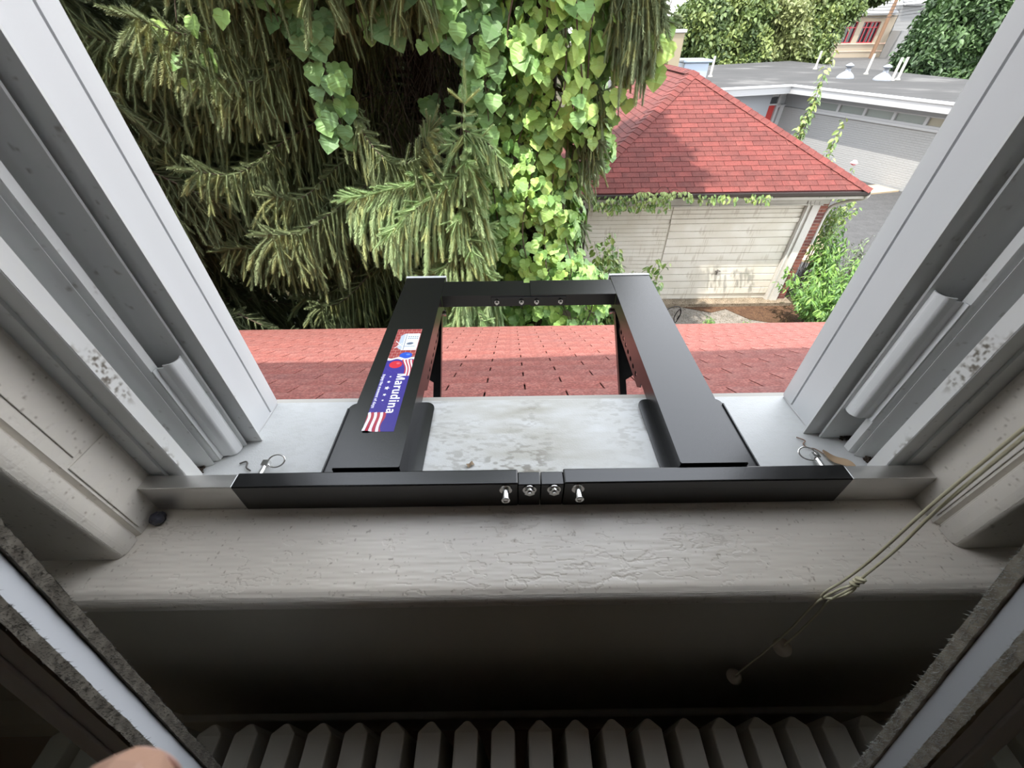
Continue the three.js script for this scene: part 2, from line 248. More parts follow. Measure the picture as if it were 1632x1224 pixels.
// ------------------------------------------------------------------ the air conditioner bracket
{
  const t = thing('window_bracket', 'black steel air conditioner support bracket lying across the window sill', 'bracket', [0.036, 0.0, -0.025]);
  const BZ0 = -0.0355, BZ1 = -0.0127, BT = 0.0513;
  const sleeve = (x0, x1) => part('front_bar', bx(x0, x1, 0.0006, BT, BZ0, BZ1, 0.0022), M.black, t);
  const sl = sleeve(-0.3555, 0.0058), sr = sleeve(0.0642, 0.4275);
  part('joining_plate', [bx(0.0058, 0.0345, 0.001, BT - 0.0035, BZ0 + 0.002, BZ1 - 0.0006, 0.0014), bx(0.0352, 0.0642, 0.001, BT - 0.0035, BZ0 + 0.002, BZ1 - 0.0006, 0.0014)], M.black, t);
  part('extension_bar', bx(-0.4735, -0.3556, 0.0021, BT - 0.0014, BZ0 + 0.0015, BZ1 - 0.0013, 0.001), M.alu, t).userData.label = 'brushed aluminium extension bar';
  part('extension_bar', bx(0.4276, 0.5335, 0.0021, BT - 0.0014, BZ0 + 0.0015, BZ1 - 0.0013, 0.001), M.alu, t).userData.label = 'brushed aluminium extension bar';
  for (const x of [-0.0098, 0.082]) part('bolt', [cyl(0.0085, 0.008, [x, 0.0392, BZ1], [x, 0.0392, BZ1 + 0.0015], 24), cyl(0.0046, 0.0046, [x, 0.0392, BZ1], [x, 0.0392, BZ1 + 0.0155], 20), new THREE.TorusGeometry(0.0042, 0.0015, 8, 22).translate(x, 0.0392, BZ1 + 0.0155)], M.steel, t);
  for (const x of [0.0205, 0.0517]) part('nut', [new THREE.CylinderGeometry(0.0072, 0.0068, 0.005, 6).rotateX(Math.PI / 2).translate(x, 0.0379, BZ1 + 0.0023), cyl(0.0034, 0.003, [x, 0.0379, BZ1], [x, 0.0379, BZ1 + 0.0068], 14), cyl(0.0088, 0.0088, [x, 0.0379, BZ1 - 0.0006], [x, 0.0379, BZ1 + 0.0006], 22)], M.steel, t);
  // two arms: left runs straight out, right toes out a little
  const arm = (x0, x1, skew, sx) => {
    const top = 0.055, zN = -0.0362, zF = -0.565, k = (z) => skew * (z - zN) / (zF - zN);
    const q = (poly, y0, y1) => planX(poly.map(([x, z]) => [x + k(z), z]), y0, y1);
    const xi = sx < 0 ? x1 : x0, dir = sx < 0 ? -1 : 1; // xi: edge nearer the middle
    part('arm', q([[x0 + 0.0015, zN - 0.002], [x1 - 0.0015, zN - 0.002], [x1, zN - 0.004], [x1, zF], [x0, zF], [x0, zN - 0.004]], top - 0.0022, top), M.black, t);
    const A = part('arm_web', [q([[x0, zN - 0.004], [x0 + 0.002, zN - 0.004], [x0 + 0.002, zF], [x0, zF]], 0.022, top - 0.002), q([[x1 - 0.002, zN - 0.004], [x1, zN - 0.004], [x1, zF], [x1 - 0.002, zF]], 0.022, top - 0.002), q([[x0, zN - 0.002], [x1, zN - 0.002], [x1, zN - 0.004], [x0, zN - 0.004]], 0.03, top - 0.002)], M.black, t);
    part('end_cap', q([[x0 - 0.0012, zF], [x1 + 0.0012, zF], [x1 + 0.0012, zF - 0.008], [x0 - 0.0012, zF - 0.008]], 0.02, top + 0.0012), M.cap, t).userData.label = 'grey end cap';
    // foot plate with rounded far corners, lying on the sill
    const p0 = sx < 0 ? x0 - 0.028 : x0 - 0.014, p1 = sx < 0 ? x1 + 0.022 : x1 + 0.033, zf = -0.192, r = 0.014;
    const pl = [[p0, -0.037], [p1, -0.037], ...arc(p1 - r, zf + r, r, 0, -Math.PI / 2, 6), ...arc(p0 + r, zf + r, r, -Math.PI / 2, -Math.PI, 6)];
    part('foot_plate', planX(pl, 0.0205, 0.0228), M.black, t);
    part('edge_flange', bx(sx < 0 ? p0 : p1 - 0.0018, sx < 0 ? p0 + 0.0018 : p1, 0.0228, 0.0255, -0.178, -0.037), M.black, t);
    // hanging rail with its row of long holes, on the inner side
    const rx = sx < 0 ? x1 - 0.009 : x0 + 0.007, pts = [];
    const holes = []; for (let i = 0; i < 11; i++) { const z = -0.51 + i * 0.0225; holes.push([...arc(z, -0.001, 0.0042, 0, Math.PI * 2, 10)].slice(0, -1).map(([a, b]) => [(a - z) * 1.5 + z, b])); }
    const rail = new THREE.ExtrudeGeometry(shapeOf([[-0.535, 0.022], [-0.535, -0.006], [-0.525, -0.014], [-0.262, -0.014], [-0.25, -0.004], [-0.25, 0.022]], holes), { depth: 0.002, bevelEnabled: false, curveSegments: 4 });
    rail.applyMatrix4(new THREE.Matrix4().set(0, 0, 1, 0, 0, 1, 0, 0, 1, 0, 0, 0, 0, 0, 0, 1)); rail.translate(rx, 0, 0);
    { const p = rail.attributes.position; for (let i = 0; i < p.count; i++) p.setX(i, p.getX(i) + k(p.getZ(i))); }
    rail.computeVertexNormals(); part('hole_rail', wuv(rail), M.black, t);
    const bz = -0.5, bxx = rx + k(bz);
    part('pivot_bolt', [cyl(0.0048, 0.0048, [bxx - 0.012, 0.003, bz], [bxx + 0.012, 0.003, bz], 16), cyl(0.0075, 0.0075, [bxx - dir * 0.012, 0.003, bz], [bxx - dir * 0.007, 0.003, bz], 6)], M.steel, t);
    // diagonal strut plate with hexagonal openings, down to the wall
    const w = x1 - x0 - 0.008, L = 0.36, hex = (c, hh) => { const a = w / 2 - 0.0165; return [[-a, c - hh + 0.014], [0, c - hh], [a, c - hh + 0.014], [a, c + hh - 0.014], [0, c + hh], [-a, c + hh - 0.014]]; };
    const sg = new THREE.ExtrudeGeometry(shapeOf([[-w / 2, 0], [w / 2, 0], [w / 2, L], [-w / 2, L]], [hex(0.047, 0.037), hex(0.225, 0.09)]), { depth: 0.0022, bevelEnabled: false });
    const fl = [new THREE.BoxGeometry(0.002, L, 0.014).translate(-w / 2, L / 2, -0.006), new THREE.BoxGeometry(0.002, L, 0.014).translate(w / 2, L / 2, -0.006)];
    const st = merged([sg, ...fl]); st.rotateX(Math.PI / 2 + THREE.MathUtils.degToRad(38.5)); // now runs to +z and down
    st.translate((x0 + x1) / 2 + k(-0.44), 0.004, -0.486);
    part('strut', wuv(st), M.black, t);
    part('strut_foot', bx((x0 + x1) / 2 - w / 2, (x0 + x1) / 2 + w / 2, -0.262, -0.205, -0.266, -0.2604), M.black, t);
  };
  arm(-0.2355, -0.1475, 0, -1); arm(0.217, 0.3055, 0.0085, 1);
  // rear cross beam in two halves with a joining plate and four bolts
  const zb0 = -0.5465, zb1 = -0.4822;
  for (const [a, b] of [[-0.147, 0.0292], [0.0425, 0.2235]]) part('cross_beam', [bx(a, b, 0.0532, 0.055, zb0, zb1), bx(a, b, 0.0285, 0.0532, zb1 - 0.002, zb1), bx(a, b, 0.0285, 0.0532, zb0, zb0 + 0.002)], M.black, t);
  part('beam_plate', bx(-0.042, 0.118, 0.0325, 0.0512, zb1 + 0.0002, zb1 + 0.0022, 0.0008), M.black, t);
  part('inner_sleeve', bx(-0.02, 0.09, 0.0295, 0.0515, zb0 + 0.003, zb1 - 0.0025), M.black, t);
  for (const x of [-0.0298, 0.0226, 0.0549, 0.1059]) part('beam_bolt', [cyl(0.0055, 0.0055, [x, 0.0405, zb1 + 0.002], [x, 0.0405, zb1 + 0.0045], 6), cyl(0.0032, 0.0028, [x, 0.0405, zb1 + 0.003], [x, 0.0405, zb1 + 0.011], 12)], M.steel, t);
  // the printed label on the left arm
  const W = 256, H = 1440, cv = document.createElement('canvas'); cv.width = W; cv.height = H; const c = cv.getContext('2d');
  c.fillStyle = '#3b2f8c'; c.fillRect(0, 0, W, H);
  for (let i = 0; i < 80; i++) { c.fillStyle = 'rgba(92,78,170,0.55)'; c.fillRect((i * 71) % W, 560 + (i * 137) % 860, 9, 9); }
  c.fillStyle = '#9c3f3c'; c.fillRect(0, 0, W, 500); c.strokeStyle = '#d9b6ac'; c.lineWidth = 3;
  for (let r = 0; r < 11; r++) { c.beginPath(); c.moveTo(0, r * 46); c.lineTo(W, r * 46); c.stroke(); for (let k = 0; k < 6; k++) { const x = k * 50 + (r % 2) * 25; c.beginPath(); c.moveTo(x, r * 46); c.lineTo(x, r * 46 + 46); c.stroke(); } }
  c.fillStyle = '#dfe6ef'; c.beginPath(); c.moveTo(95, 80); c.lineTo(250, 80); c.lineTo(250, 365); c.lineTo(100, 365); c.fill();
  c.fillStyle = '#b9c3d0'; c.beginPath(); c.moveTo(95, 80); c.lineTo(55, 120); c.lineTo(55, 330); c.lineTo(100, 365); c.fill();
  c.fillStyle = '#5f6b7d'; for (let k = 0; k < 5; k++) for (let j = 0; j < 2; j++) c.fillRect(135 + k * 22, 130 + j * 30, 13, 14);
  c.beginPath(); c.ellipse(170, 255, 34, 20, -0.2, 0, 7); c.fill(); c.fillRect(120, 300, 105, 8); c.strokeStyle = '#e8ecf0'; c.lineWidth = 9; c.beginPath(); c.moveTo(20, 210); c.lineTo(95, 300); c.moveTo(30, 330); c.lineTo(90, 250); c.stroke(); c.strokeStyle = '#3c4453'; c.lineWidth = 5; c.beginPath(); c.moveTo(112, 85); c.lineTo(118, 360); c.stroke();
  c.fillStyle = '#2c56c4'; c.beginPath(); c.ellipse(165, 452, 62, 50, 0, 0, 7); c.fill(); c.fillStyle = '#5f86e0'; c.beginPath(); c.ellipse(185, 438, 20, 14, 0, 0, 7); c.fill();
  c.fillStyle = '#f4f2f0'; c.beginPath(); c.moveTo(0, 488); for (let x = 0; x <= W; x += 8) c.lineTo(x, 490 + 12 * Math.sin(x / 22)); c.lineTo(W, 512); for (let x = W; x >= 0; x -= 8) c.lineTo(x, 520 + 12 * Math.sin(x / 22 + 0.6)); c.fill();
  for (let k = 0; k < 7; k++) { c.strokeStyle = k % 2 ? '#f3eef0' : '#b03a4a'; c.lineWidth = 18; c.beginPath(); c.moveTo(150 + k * 16, 520); c.bezierCurveTo(170 + k * 14, 600, 215 + k * 12, 610, 205 + k * 14, 760); c.stroke(); }
  c.fillStyle = '#cf2b3a'; c.beginPath(); c.ellipse(95, 592, 62, 56, 0, 0, 7); c.fill(); c.fillStyle = '#e86570'; c.beginPath(); c.ellipse(115, 575, 17, 14, 0, 0, 7); c.fill();
  for (let k = 0; k < 7; k++) { c.strokeStyle = k % 2 ? '#f3eef0' : '#b03a4a'; c.lineWidth = 24; c.beginPath(); c.moveTo(-20 + k * 26, 1225); c.bezierCurveTo(20 + k * 22, 1300, -30 + k * 26, 1350, -10 + k * 26, 1450); c.stroke(); }
  c.fillStyle = '#3b2f8c'; c.beginPath(); c.moveTo(150, 1210); c.bezierCurveTo(190, 1290, 100, 1330, 150, 1440); c.lineTo(256, 1440); c.lineTo(256, 1210); c.fill();
  c.fillStyle = '#ffffff'; c.save(); c.translate(142, 722); c.rotate(Math.PI / 2); c.font = 'bold 112px sans-serif'; c.textAlign = 'left'; const tw = c.measureText('Marudina').width; c.scale(520 / tw, 1); c.fillText('Marudina', 0, 0); c.restore();
  c.save(); c.translate(8, 735); c.rotate(Math.PI / 2); c.font = 'bold 34px sans-serif'; const t2 = c.measureText('Enjoy the moment of days').width; c.scale(440 / t2, 1); c.fillText('Enjoy the moment of days', 0, 0); c.restore();
  const star = (x, y, r) => { c.beginPath(); for (let i = 0; i < 10; i++) { const a = i * Math.PI / 5, q = i % 2 ? r * 0.42 : r; c.lineTo(x + q * Math.cos(a), y + q * Math.sin(a)); } c.fill(); };
  [[84, 770, 13], [84, 842, 20], [86, 925, 27], [84, 1012, 20], [84, 1082, 13]].forEach((s) => star(...s));
  const tx = new THREE.CanvasTexture(cv); tx.colorSpace = THREE.SRGBColorSpace; tx.anisotropy = 8;
  const sg = new THREE.PlaneGeometry(0.0452, 0.2575, 6, 30).rotateX(-Math.PI / 2), sp = sg.attributes.position;
  for (let i = 0; i < sp.count; i++) { const z = sp.getZ(i), x = sp.getX(i); sp.setY(i, z > 0.122 && x < -0.012 ? (z - 0.122) * 0.35 : 0); }
  sg.translate(-0.19, 0.0553, -0.2285); sg.computeVertexNormals();
  part('printed_label', sg, mat({ map: tx, roughness: 0.35 }), t).userData.label = 'purple and red brick printed sticker with the word Marudina';
  // thumb screws with wire rings behind the bar
  for (const [x, a] of [[-0.342, 0.2], [0.418, -0.6]]) {
    const s = part('ring_screw', [cyl(0.0052, 0.0052, [x, 0.03, BZ0 - 0.006], [x, 0.03, BZ0 + 0.001], 12), cyl(0.0038, 0.0038, [x, 0.03, BZ0 - 0.03], [x, 0.03, BZ0 - 0.004], 12), new THREE.BoxGeometry(0.009, 0.007, 0.009).translate(x, 0.0305, BZ0 - 0.03)], M.steel, t);
    const r = new THREE.TorusGeometry(0.0088, 0.0011, 8, 40); r.scale(1.25, 1, 1); r.rotateX(-1.15); r.rotateY(a); r.translate(x + (a > 0 ? 0.0135 : -0.009), 0.032, BZ0 - 0.0335);
    part('wire_ring', r, M.steel, s);
  }
  tag(thing('curled_wire', 'small dark bent scrap of wire lying beside the ring screw at the purple label side', 'wire', [-0.372, 0.0206, -0.066]), 'short dark bent scrap lying on white sill beside the ring screw', 'scrap');
  part('wire', tube([[-0.386, 0.0222, -0.073], [-0.379, 0.0222, -0.0765], [-0.3755, 0.0222, -0.074], [-0.373, 0.0222, -0.066], [-0.365, 0.0222, -0.0605]], 0.0011, 24, 6), mat({ color: lin(0.12, 0.11, 0.1), roughness: 0.7 }), scene.children.at(-1));
}

// ------------------------------------------------------------------ porch roof just below the window: shingle tabs, nearest ones each a piece
const SLOPE = THREE.MathUtils.degToRad(27.2);
const tabMats = [0, 1, 2, 3].map((i) => mat({ map: shinT, color: [lin(1, 0.98, 0.97), lin(0.94, 0.90, 0.89), lin(1.04, 0.96, 0.93), lin(0.93, 0.95, 0.97)][i], roughness: 0.95, bumpMap: fine, bumpScale: 0.0012 }));
{
  const r = struct('porch_roof', 'red asphalt shingle porch roof right below the window');
  const P = (x, s, o = 0) => V(x, -0.27 - s * Math.sin(SLOPE) + o * Math.cos(SLOPE), -0.2 - s * Math.cos(SLOPE) - o * Math.sin(SLOPE) * -1 * -1);
  part('deck', prism([P(-6, 0.02, -0.012), P(6.5, 0.02, -0.012), P(6.5, 3.36, -0.012), P(-6, 3.36, -0.012)], 0.05), mat({ color: lin(0.16, 0.06, 0.05), roughness: 1 }), r);
  part('drip_edge', prism([P(-6, 3.37, 0.0), P(6.5, 3.37, 0.0), P(6.5, 3.40, 0.0), P(-6, 3.40, 0.0)], 0.07), mat({ color: lin(0.6, 0.32, 0.28), roughness: 0.6 }), r);
  part('porch_wall', bx(-5.8, 6.3, GROUND, -1.9, -2.95, -2.85), M.wallOut, r);
  const TW = 0.337, EX = 0.125, gap = 0.008, rows = 27, rest = [[], [], [], []], tabs = [];
  for (let i = 0; i < rows; i++) for (let k = -18; k < 20; k++) {
    const s1 = 3.375 - i * EX - 0.0, x0 = -0.842 + k * TW + (i % 2) * TW / 2 + 0.055;
    tabs.push({ i, k, x0, s1, c: hash(i, k + 50, 5), d: hash(i, k + 50, 9) });
  }
  // geometry shared by all tabs: butt end proud, head tucked under
  const h0 = 0.0042, g0 = prism([V(gap / 2, h0, 0), V(TW - gap / 2, h0, 0), V(TW - gap / 2, 0.0005, -EX - 0.02), V(gap / 2, 0.0005, -EX - 0.02)], 0.0042);
  const inView = ({ x0, s1 }) => { const q = P(x0 + TW / 2, s1 - EX / 2); q.project(camera); return Math.abs(q.x) < 1 && q.y < 1 && q.y > -0.06; };
  camera.updateMatrixWorld(); camera.updateProjectionMatrix();
  let n = 0;
  for (const t of tabs.sort((a, b) => a.s1 - b.s1)) {
    const mi = t.c < 0.42 ? 0 : t.c < 0.66 ? 1 : t.c < 0.88 ? 2 : 3, p = P(t.x0, t.s1);
    const frame = new THREE.Matrix4().makeBasis(V(1, 0, 0), V(0, Math.cos(SLOPE), -Math.sin(SLOPE)), V(0, Math.sin(SLOPE), Math.cos(SLOPE)).multiplyScalar(1)).setPosition(p.x, p.y + (t.d - 0.5) * 0.001, p.z);
    // local -z climbs the roof toward the house, so turn it round
    frame.multiply(new THREE.Matrix4().makeRotationY(0));
    if (inView(t) && n < 300) { n++; const m = part('shingle', g0, tabMats[mi], r); m.position.set(0, 0, 0); m.applyMatrix4(new THREE.Matrix4().makeBasis(V(-1, 0, 0), V(0, Math.cos(SLOPE), -Math.sin(SLOPE)), V(0, -Math.sin(SLOPE), -Math.cos(SLOPE))).setPosition(p.x + TW, p.y, p.z)); }
    else rest[mi].push(new THREE.Matrix4().makeBasis(V(-1, 0, 0), V(0, Math.cos(SLOPE), -Math.sin(SLOPE)), V(0, -Math.sin(SLOPE), -Math.cos(SLOPE))).setPosition(p.x + TW, p.y, p.z));
  }
  rest.forEach((l, i) => l.length && instanced('shingle_field', g0, tabMats[i], l, r));
}

// ------------------------------------------------------------------ ground
{
  const g = struct('ground', 'ground behind the house');
  const gg = new THREE.PlaneGeometry(240, 150, 60, 60).rotateX(-Math.PI / 2).translate(30, 0, -60), p = gg.attributes.position;
  for (let i = 0; i < p.count; i++) { const z = p.getZ(i); p.setY(i, GROUND - 0.02 + 2.0 * clamp((-z - 36) / 20)); }
  gg.computeVertexNormals(); part('soil', wuv(gg, 0.4), mat({ map: soilT, roughness: 1 }), g);
  part('driveway', planX([[0.6, -2.9], [7.4, -2.9], [6.6, -8.1], [1.6, -8.1]], GROUND - 0.1, GROUND), mat({ map: concreteT, roughness: 0.95, bumpMap: grain, bumpScale: 0.01 }), g);
  part('leaf_litter', planX([[3.9, -8.06], [4.6, -7.75], [5.0, -7.9], [5.35, -7.45], [5.9, -7.25], [6.2, -6.9], [6.9, -7.2], [6.9, -8.06]], GROUND, GROUND + 0.012), mat({ map: litterT, roughness: 1, bumpMap: grain, bumpScale: 0.02 }), g).userData.label = 'brown leaf litter by the garage door';
  const as = planX([[6.9, -1], [40, -1], [40, -36], [3, -36], [6.9, -9]], GROUND - 0.1, GROUND + 0.004); part('asphalt', as, mat({ map: asphaltT, roughness: 0.95 }), g);
  const st = new THREE.PlaneGeometry(90, 24, 1, 8).rotateX(-Math.PI / 2).translate(50, 0, -55), q = st.attributes.position;
  for (let i = 0; i < q.count; i++) q.setY(i, GROUND + 0.03 + 2.0 * clamp((-q.getZ(i) - 36) / 20));
  st.computeVertexNormals(); part('street', wuv(st), mat({ map: asphaltT, color: lin(1.1, 1.08, 1.05), roughness: 0.95 }), g);
  // kerb and planting strip at the foot of the white brick wall
  part('kerb', planX([[14.9, -17.2], [11.2, -16.4], [8.0, -10.4], [8.6, -10.1], [11.6, -15.6], [15.2, -16.4]], GROUND, GROUND + 0.06), mat({ color: lin(0.4, 0.32, 0.22), roughness: 0.9 }), g);
}

// ------------------------------------------------------------------ garage with a red hipped roof
{
  const base = [4.04, GROUND, -8.18];
  const g = thing('garage', 'white detached garage with a red shingled hipped roof and slatted overhead doors', 'garage', base);
  const EY = -1.9, ZF = -7.83, X0 = 1.2, X1 = 6.87, HW = (X1 - X0) / 2, CX = (X0 + X1) / 2, AY = -0.28, ZA = -10.79, ZB = -13.2, ZR = -16.15;
  const doorM = mat({ map: doorT, roughness: 0.6 }), trimM = mat({ map: peelT, roughness: 0.65 }), brickMs = [lin(0.19, 0.065, 0.05), lin(0.14, 0.05, 0.042), lin(0.24, 0.085, 0.06)].map((c) => mat({ color: c, roughness: 0.9 })), mortar = mat({ color: lin(0.45, 0.40, 0.36), roughness: 1 });
  part('wall', [bx(1.55, 6.44, GROUND, EY - 0.05, -15.8, -8.32)], mortar, g);
  part('slab', bx(1.5, 6.55, GROUND - 0.05, GROUND + 0.09, -8.32, -8.0), mat({ map: concreteT, color: lin(1.1, 0.98, 0.82), roughness: 0.9 }), g);
  // overhead door: broad boards, three thin header boards; left of it a fixed field of narrow siding
  const door = part('door', bx(3.33, 6.0, -4.4, -2.26, -8.3, -8.245), doorM, g);
  let y = -2.27, n = 0; const rowsH = [0.085, 0.085, 0.09, 0.1, 0.165, 0.15, 0.175, 0.16, 0.175, 0.155, 0.17, 0.165, 0.175, 0.16];
  for (const h of rowsH) { if (y - h < -4.41) break; const proud = n === 3 ? 0.022 : 0; part('slat', bx(3.335 + (n < 4 ? 0.0 : 0.02), 5.995, y - h + 0.014, y, -8.245, -8.222 + proud + (n % 2) * 0.004, 0.004), doorM, door); y -= h; n++; }
  const side = part('siding', bx(1.6, 3.325, -4.4, -2.26, -8.3, -8.24), doorM, g);
  for (let i = 0; i < 23; i++) part('slat', bx(1.605, 3.32, -2.36 - i * 0.089 + 0.012, -2.275 - i * 0.089, -8.24, -8.222, 0.003), doorM, side);
  part('door_handle', [bx(4.66, 4.69, -3.78, -3.66, -8.222, -8.19, 0.006), bx(4.62, 4.73, -3.70, -3.68, -8.215, -8.185, 0.004)], mat({ color: lin(0.2, 0.18, 0.16), roughness: 0.6 }), door);
  part('frieze', [bx(1.5, 6.42, -2.25, -1.93, -8.24, -8.15, 0.006), bx(1.5, 6.3, -2.265, -2.235, -8.15, -8.13, 0.004)], trimM, g);
  part('door_post', [bx(6.0, 6.1, GROUND + 0.02, -2.25, -8.25, -8.17, 0.006), bx(6.1, 6.26, GROUND + 0.02, -2.25, -8.25, -8.13, 0.006), bx(6.015, 6.06, GROUND + 0.02, -2.25, -8.17, -8.15, 0.004)], mat({ color: lin(0.60, 0.585, 0.55), roughness: 0.6, bumpMap: grain, bumpScale: 0.004 }), g);
  // brick pier on the right: every brick a piece
  const pier = part('brick_pier', bx(6.25, 6.445, GROUND, -1.94, -8.32, -8.2), mortar, g);
  const bA = bx(0, 0.198, 0, 0.058, 0, 0.1, 0.003), bB = bx(0, 0.095, 0, 0.058, 0, 0.1, 0.003), bS = bx(0, 0.1, 0, 0.058, 0, 0.2, 0.003);
  const put = (geo, mm, x, yy, z, par, name = 'brick') => { const m = part(name, geo, mm, par); m.position.x = x; m.position.y = yy; m.position.z = z; return m; };
  for (let i = 0; i < 36; i++) {
    const yy = GROUND + 0.1 + i * 0.0705, mm = () => brickMs[Math.floor(hash(i, n++, 3) * 3)];
    if (yy > -1.99) break;
    if (i % 2) { put(bA, mm(), 6.262, yy, -8.29, pier); put(bS, mm(), 6.36, yy, -8.5, pier); put(bS, mm(), 6.36, yy, -8.71, pier); }
    else { put(bB, mm(), 6.262, yy, -8.29, pier); put(bB, mm(), 6.366, yy, -8.29, pier); put(bS, mm(), 6.36, yy, -8.6, pier); }
  }
  const sideB = [[], [], []]; for (let i = 0; i < 36; i++) for (let k = 0; k < 34; k++) { const yy = GROUND + 0.1 + i * 0.0705; if (yy < -1.99) sideB[Math.floor(hash(i, k, 8) * 3)].push(new THREE.Matrix4().makeTranslation(6.36, yy, -8.92 - k * 0.21 + (i % 2) * 0.105)); }
  sideB.forEach((l, i) => instanced('side_bricks', bS, brickMs[i], l, g));
  part('soffit', planX([[X0 + 0.05, ZF + 0.02], [X1 - 0.05, ZF + 0.02], [X1 - 0.05, ZR], [X0 + 0.05, ZR]], EY - 0.09, EY - 0.06), trimM, g);
  part('fascia', [bx(X0 + 0.02, X1 - 0.02, EY - 0.16, EY - 0.03, ZF - 0.04, ZF - 0.005, 0.004), bx(X1 - 0.04, X1 - 0.01, EY - 0.16, EY - 0.03, ZR, ZF - 0.03, 0.004), bx(X0 + 0.01, X0 + 0.04, EY - 0.16, EY - 0.03, ZR, ZF - 0.03, 0.004)], trimM, g);
  part('gutter', [sectX([[ZF - 0.005, EY - 0.02], [ZF + 0.0, EY - 0.09], [ZF + 0.03, EY - 0.10], [ZF + 0.055, EY - 0.075], [ZF + 0.062, EY - 0.02], [ZF + 0.055, EY - 0.02], [ZF + 0.045, EY - 0.07], [ZF + 0.01, EY - 0.08]], X0, X1 - 0.05)], mat({ color: lin(0.045, 0.035, 0.032), roughness: 0.5 }), g);
  part('downspout', tube([[6.83, EY - 0.06, ZF + 0.02], [6.83, EY - 0.13, ZF + 0.0], [6.75, EY - 0.24, -8.02], [6.53, EY - 0.42, -8.2], [6.5, EY - 0.55, -8.22], [6.5, -3.1, -8.22]], 0.035, 40, 8), mat({ color: lin(0.55, 0.53, 0.5), roughness: 0.6 }), g);
  // roof planes
  const A = V(CX, AY, ZA), B = V(CX, AY, ZB), c0 = V(X0, EY, ZF), c1 = V(X1, EY, ZF), c2 = V(X1, EY, ZR), c3 = V(X0, EY, ZR);
  part('roof_deck', [prism([c0, c1, A].map((p) => p.clone().add(V(0, -0.012, 0))), 0.05), prism([c1, c2, B, A].map((p) => p.clone().add(V(0, -0.012, 0))), 0.05), prism([c3, c0, A, B].map((p) => p.clone().add(V(0, -0.012, 0))), 0.05), prism([c2, c3, B].map((p) => p.clone().add(V(0, -0.012, 0))), 0.05)], mat({ color: lin(0.1, 0.03, 0.03), roughness: 1 }), g);
  const ms = [lin(0.95, 0.93, 0.92), lin(0.82, 0.80, 0.80), lin(1.08, 0.98, 0.97), lin(0.9, 0.84, 0.84)].map((c) => mat({ map: shinT2, color: c, roughness: 0.95 }));
  const EX = 0.13, TW = 0.337;
  function field(o, ux, up, halfAt, L, each, name) { // o: middle of eave, ux along eave, up: up-slope
    const nrm = ux.clone().cross(up).normalize(), rest = [[], [], [], []];
    for (let i = 0; i * EX < L; i++) {
      const v0 = i * EX, v1 = Math.min(L, v0 + EX + 0.012), a0 = halfAt(v0), a1 = halfAt(v1);
      for (let k = -20; k < 20; k++) {
        const u0 = k * TW + (i % 2) * TW / 2 + 0.004, u1 = u0 + TW - 0.008, pts = [];
        const cl = (u, w, lo, hi) => Math.max(lo, Math.min(hi, u));
        const b0 = cl(u0, 0, a0[0], a0[1]), b1 = cl(u1, 0, a0[0], a0[1]), t1 = cl(u1, 0, a1[0], a1[1]), t0 = cl(u0, 0, a1[0], a1[1]);
        if (b1 - b0 < 0.01) continue;
        const Q = (u, v, h) => o.clone().addScaledVector(ux, u).addScaledVector(up, v).addScaledVector(nrm, h);
        pts.push(Q(b0, v0, 0.009), Q(b1, v0, 0.009)); if (t1 - t0 > 0.004) pts.push(Q(t1, v1, 0.001), Q(t0, v1, 0.001)); else pts.push(Q(t0, v1, 0.001));
        const geo = prism(pts, 0.007), mi = Math.floor(hash(i, k + 40, 12) * 4);
        if (each) part('shingle', geo, ms[mi], g); else rest[mi].push(geo);
      }
    }
    rest.forEach((l, i) => l.length && part('shingle_field', l, ms[i], g, 'stuff'));
  }
  const dF = Math.hypot(ZF - ZA, AY - EY), dS = Math.hypot(HW, AY - EY);
  field(V(CX, EY, ZF), V(1, 0, 0), V(0, (AY - EY) / dF, (ZA - ZF) / dF), (v) => { const h = HW * (1 - v / dF); return [-h, h]; }, dF, true);
  const zc = (ZF + ZR) / 2, hz = (ZF - ZR) / 2;
  field(V(X0, EY, zc), V(0, 0, 1), V(HW / dS, (AY - EY) / dS, 0), (v) => { const t = v / dS; return [ZR + (ZB - ZR) * t - zc, ZF + (ZA - ZF) * t - zc]; }, dS, false);
  field(V(X1, EY, zc), V(0, 0, -1), V(-HW / dS, (AY - EY) / dS, 0), (v) => { const t = v / dS; return [-(ZF + (ZA - ZF) * t - zc), -(ZR + (ZB - ZR) * t - zc)]; }, dS, false);
  for (const [from, to] of [[c1, A], [c0, A], [A, B]]) { // overlapping caps on hips and ridge
    const d = to.clone().sub(from), L = d.length(); d.normalize(); const s = V(0, 1, 0).cross(d).normalize(), u = d.clone().cross(s), k = Math.round(L / 0.16);
    for (let i = 0; i < k; i++) { const q = from.clone().addScaledVector(d, i * L / k), w = 0.15, dr = from === A ? 0.06 : 0.055, e = L / k + 0.03; const f = (a, b, h) => q.clone().addScaledVector(d, a).addScaledVector(s, b).addScaledVector(u, h);
      part('hip_cap', merged([prism([f(0, 0, 0.028), f(0, w, 0.028 - dr), f(e, w, 0.018 - dr), f(e, 0, 0.018)].reverse(), 0.006), prism([f(0, 0, 0.028), f(e, 0, 0.018), f(e, -w, 0.018 - dr), f(0, -w, 0.028 - dr)].reverse(), 0.006)]), ms[i % 4], g); }
  }
}

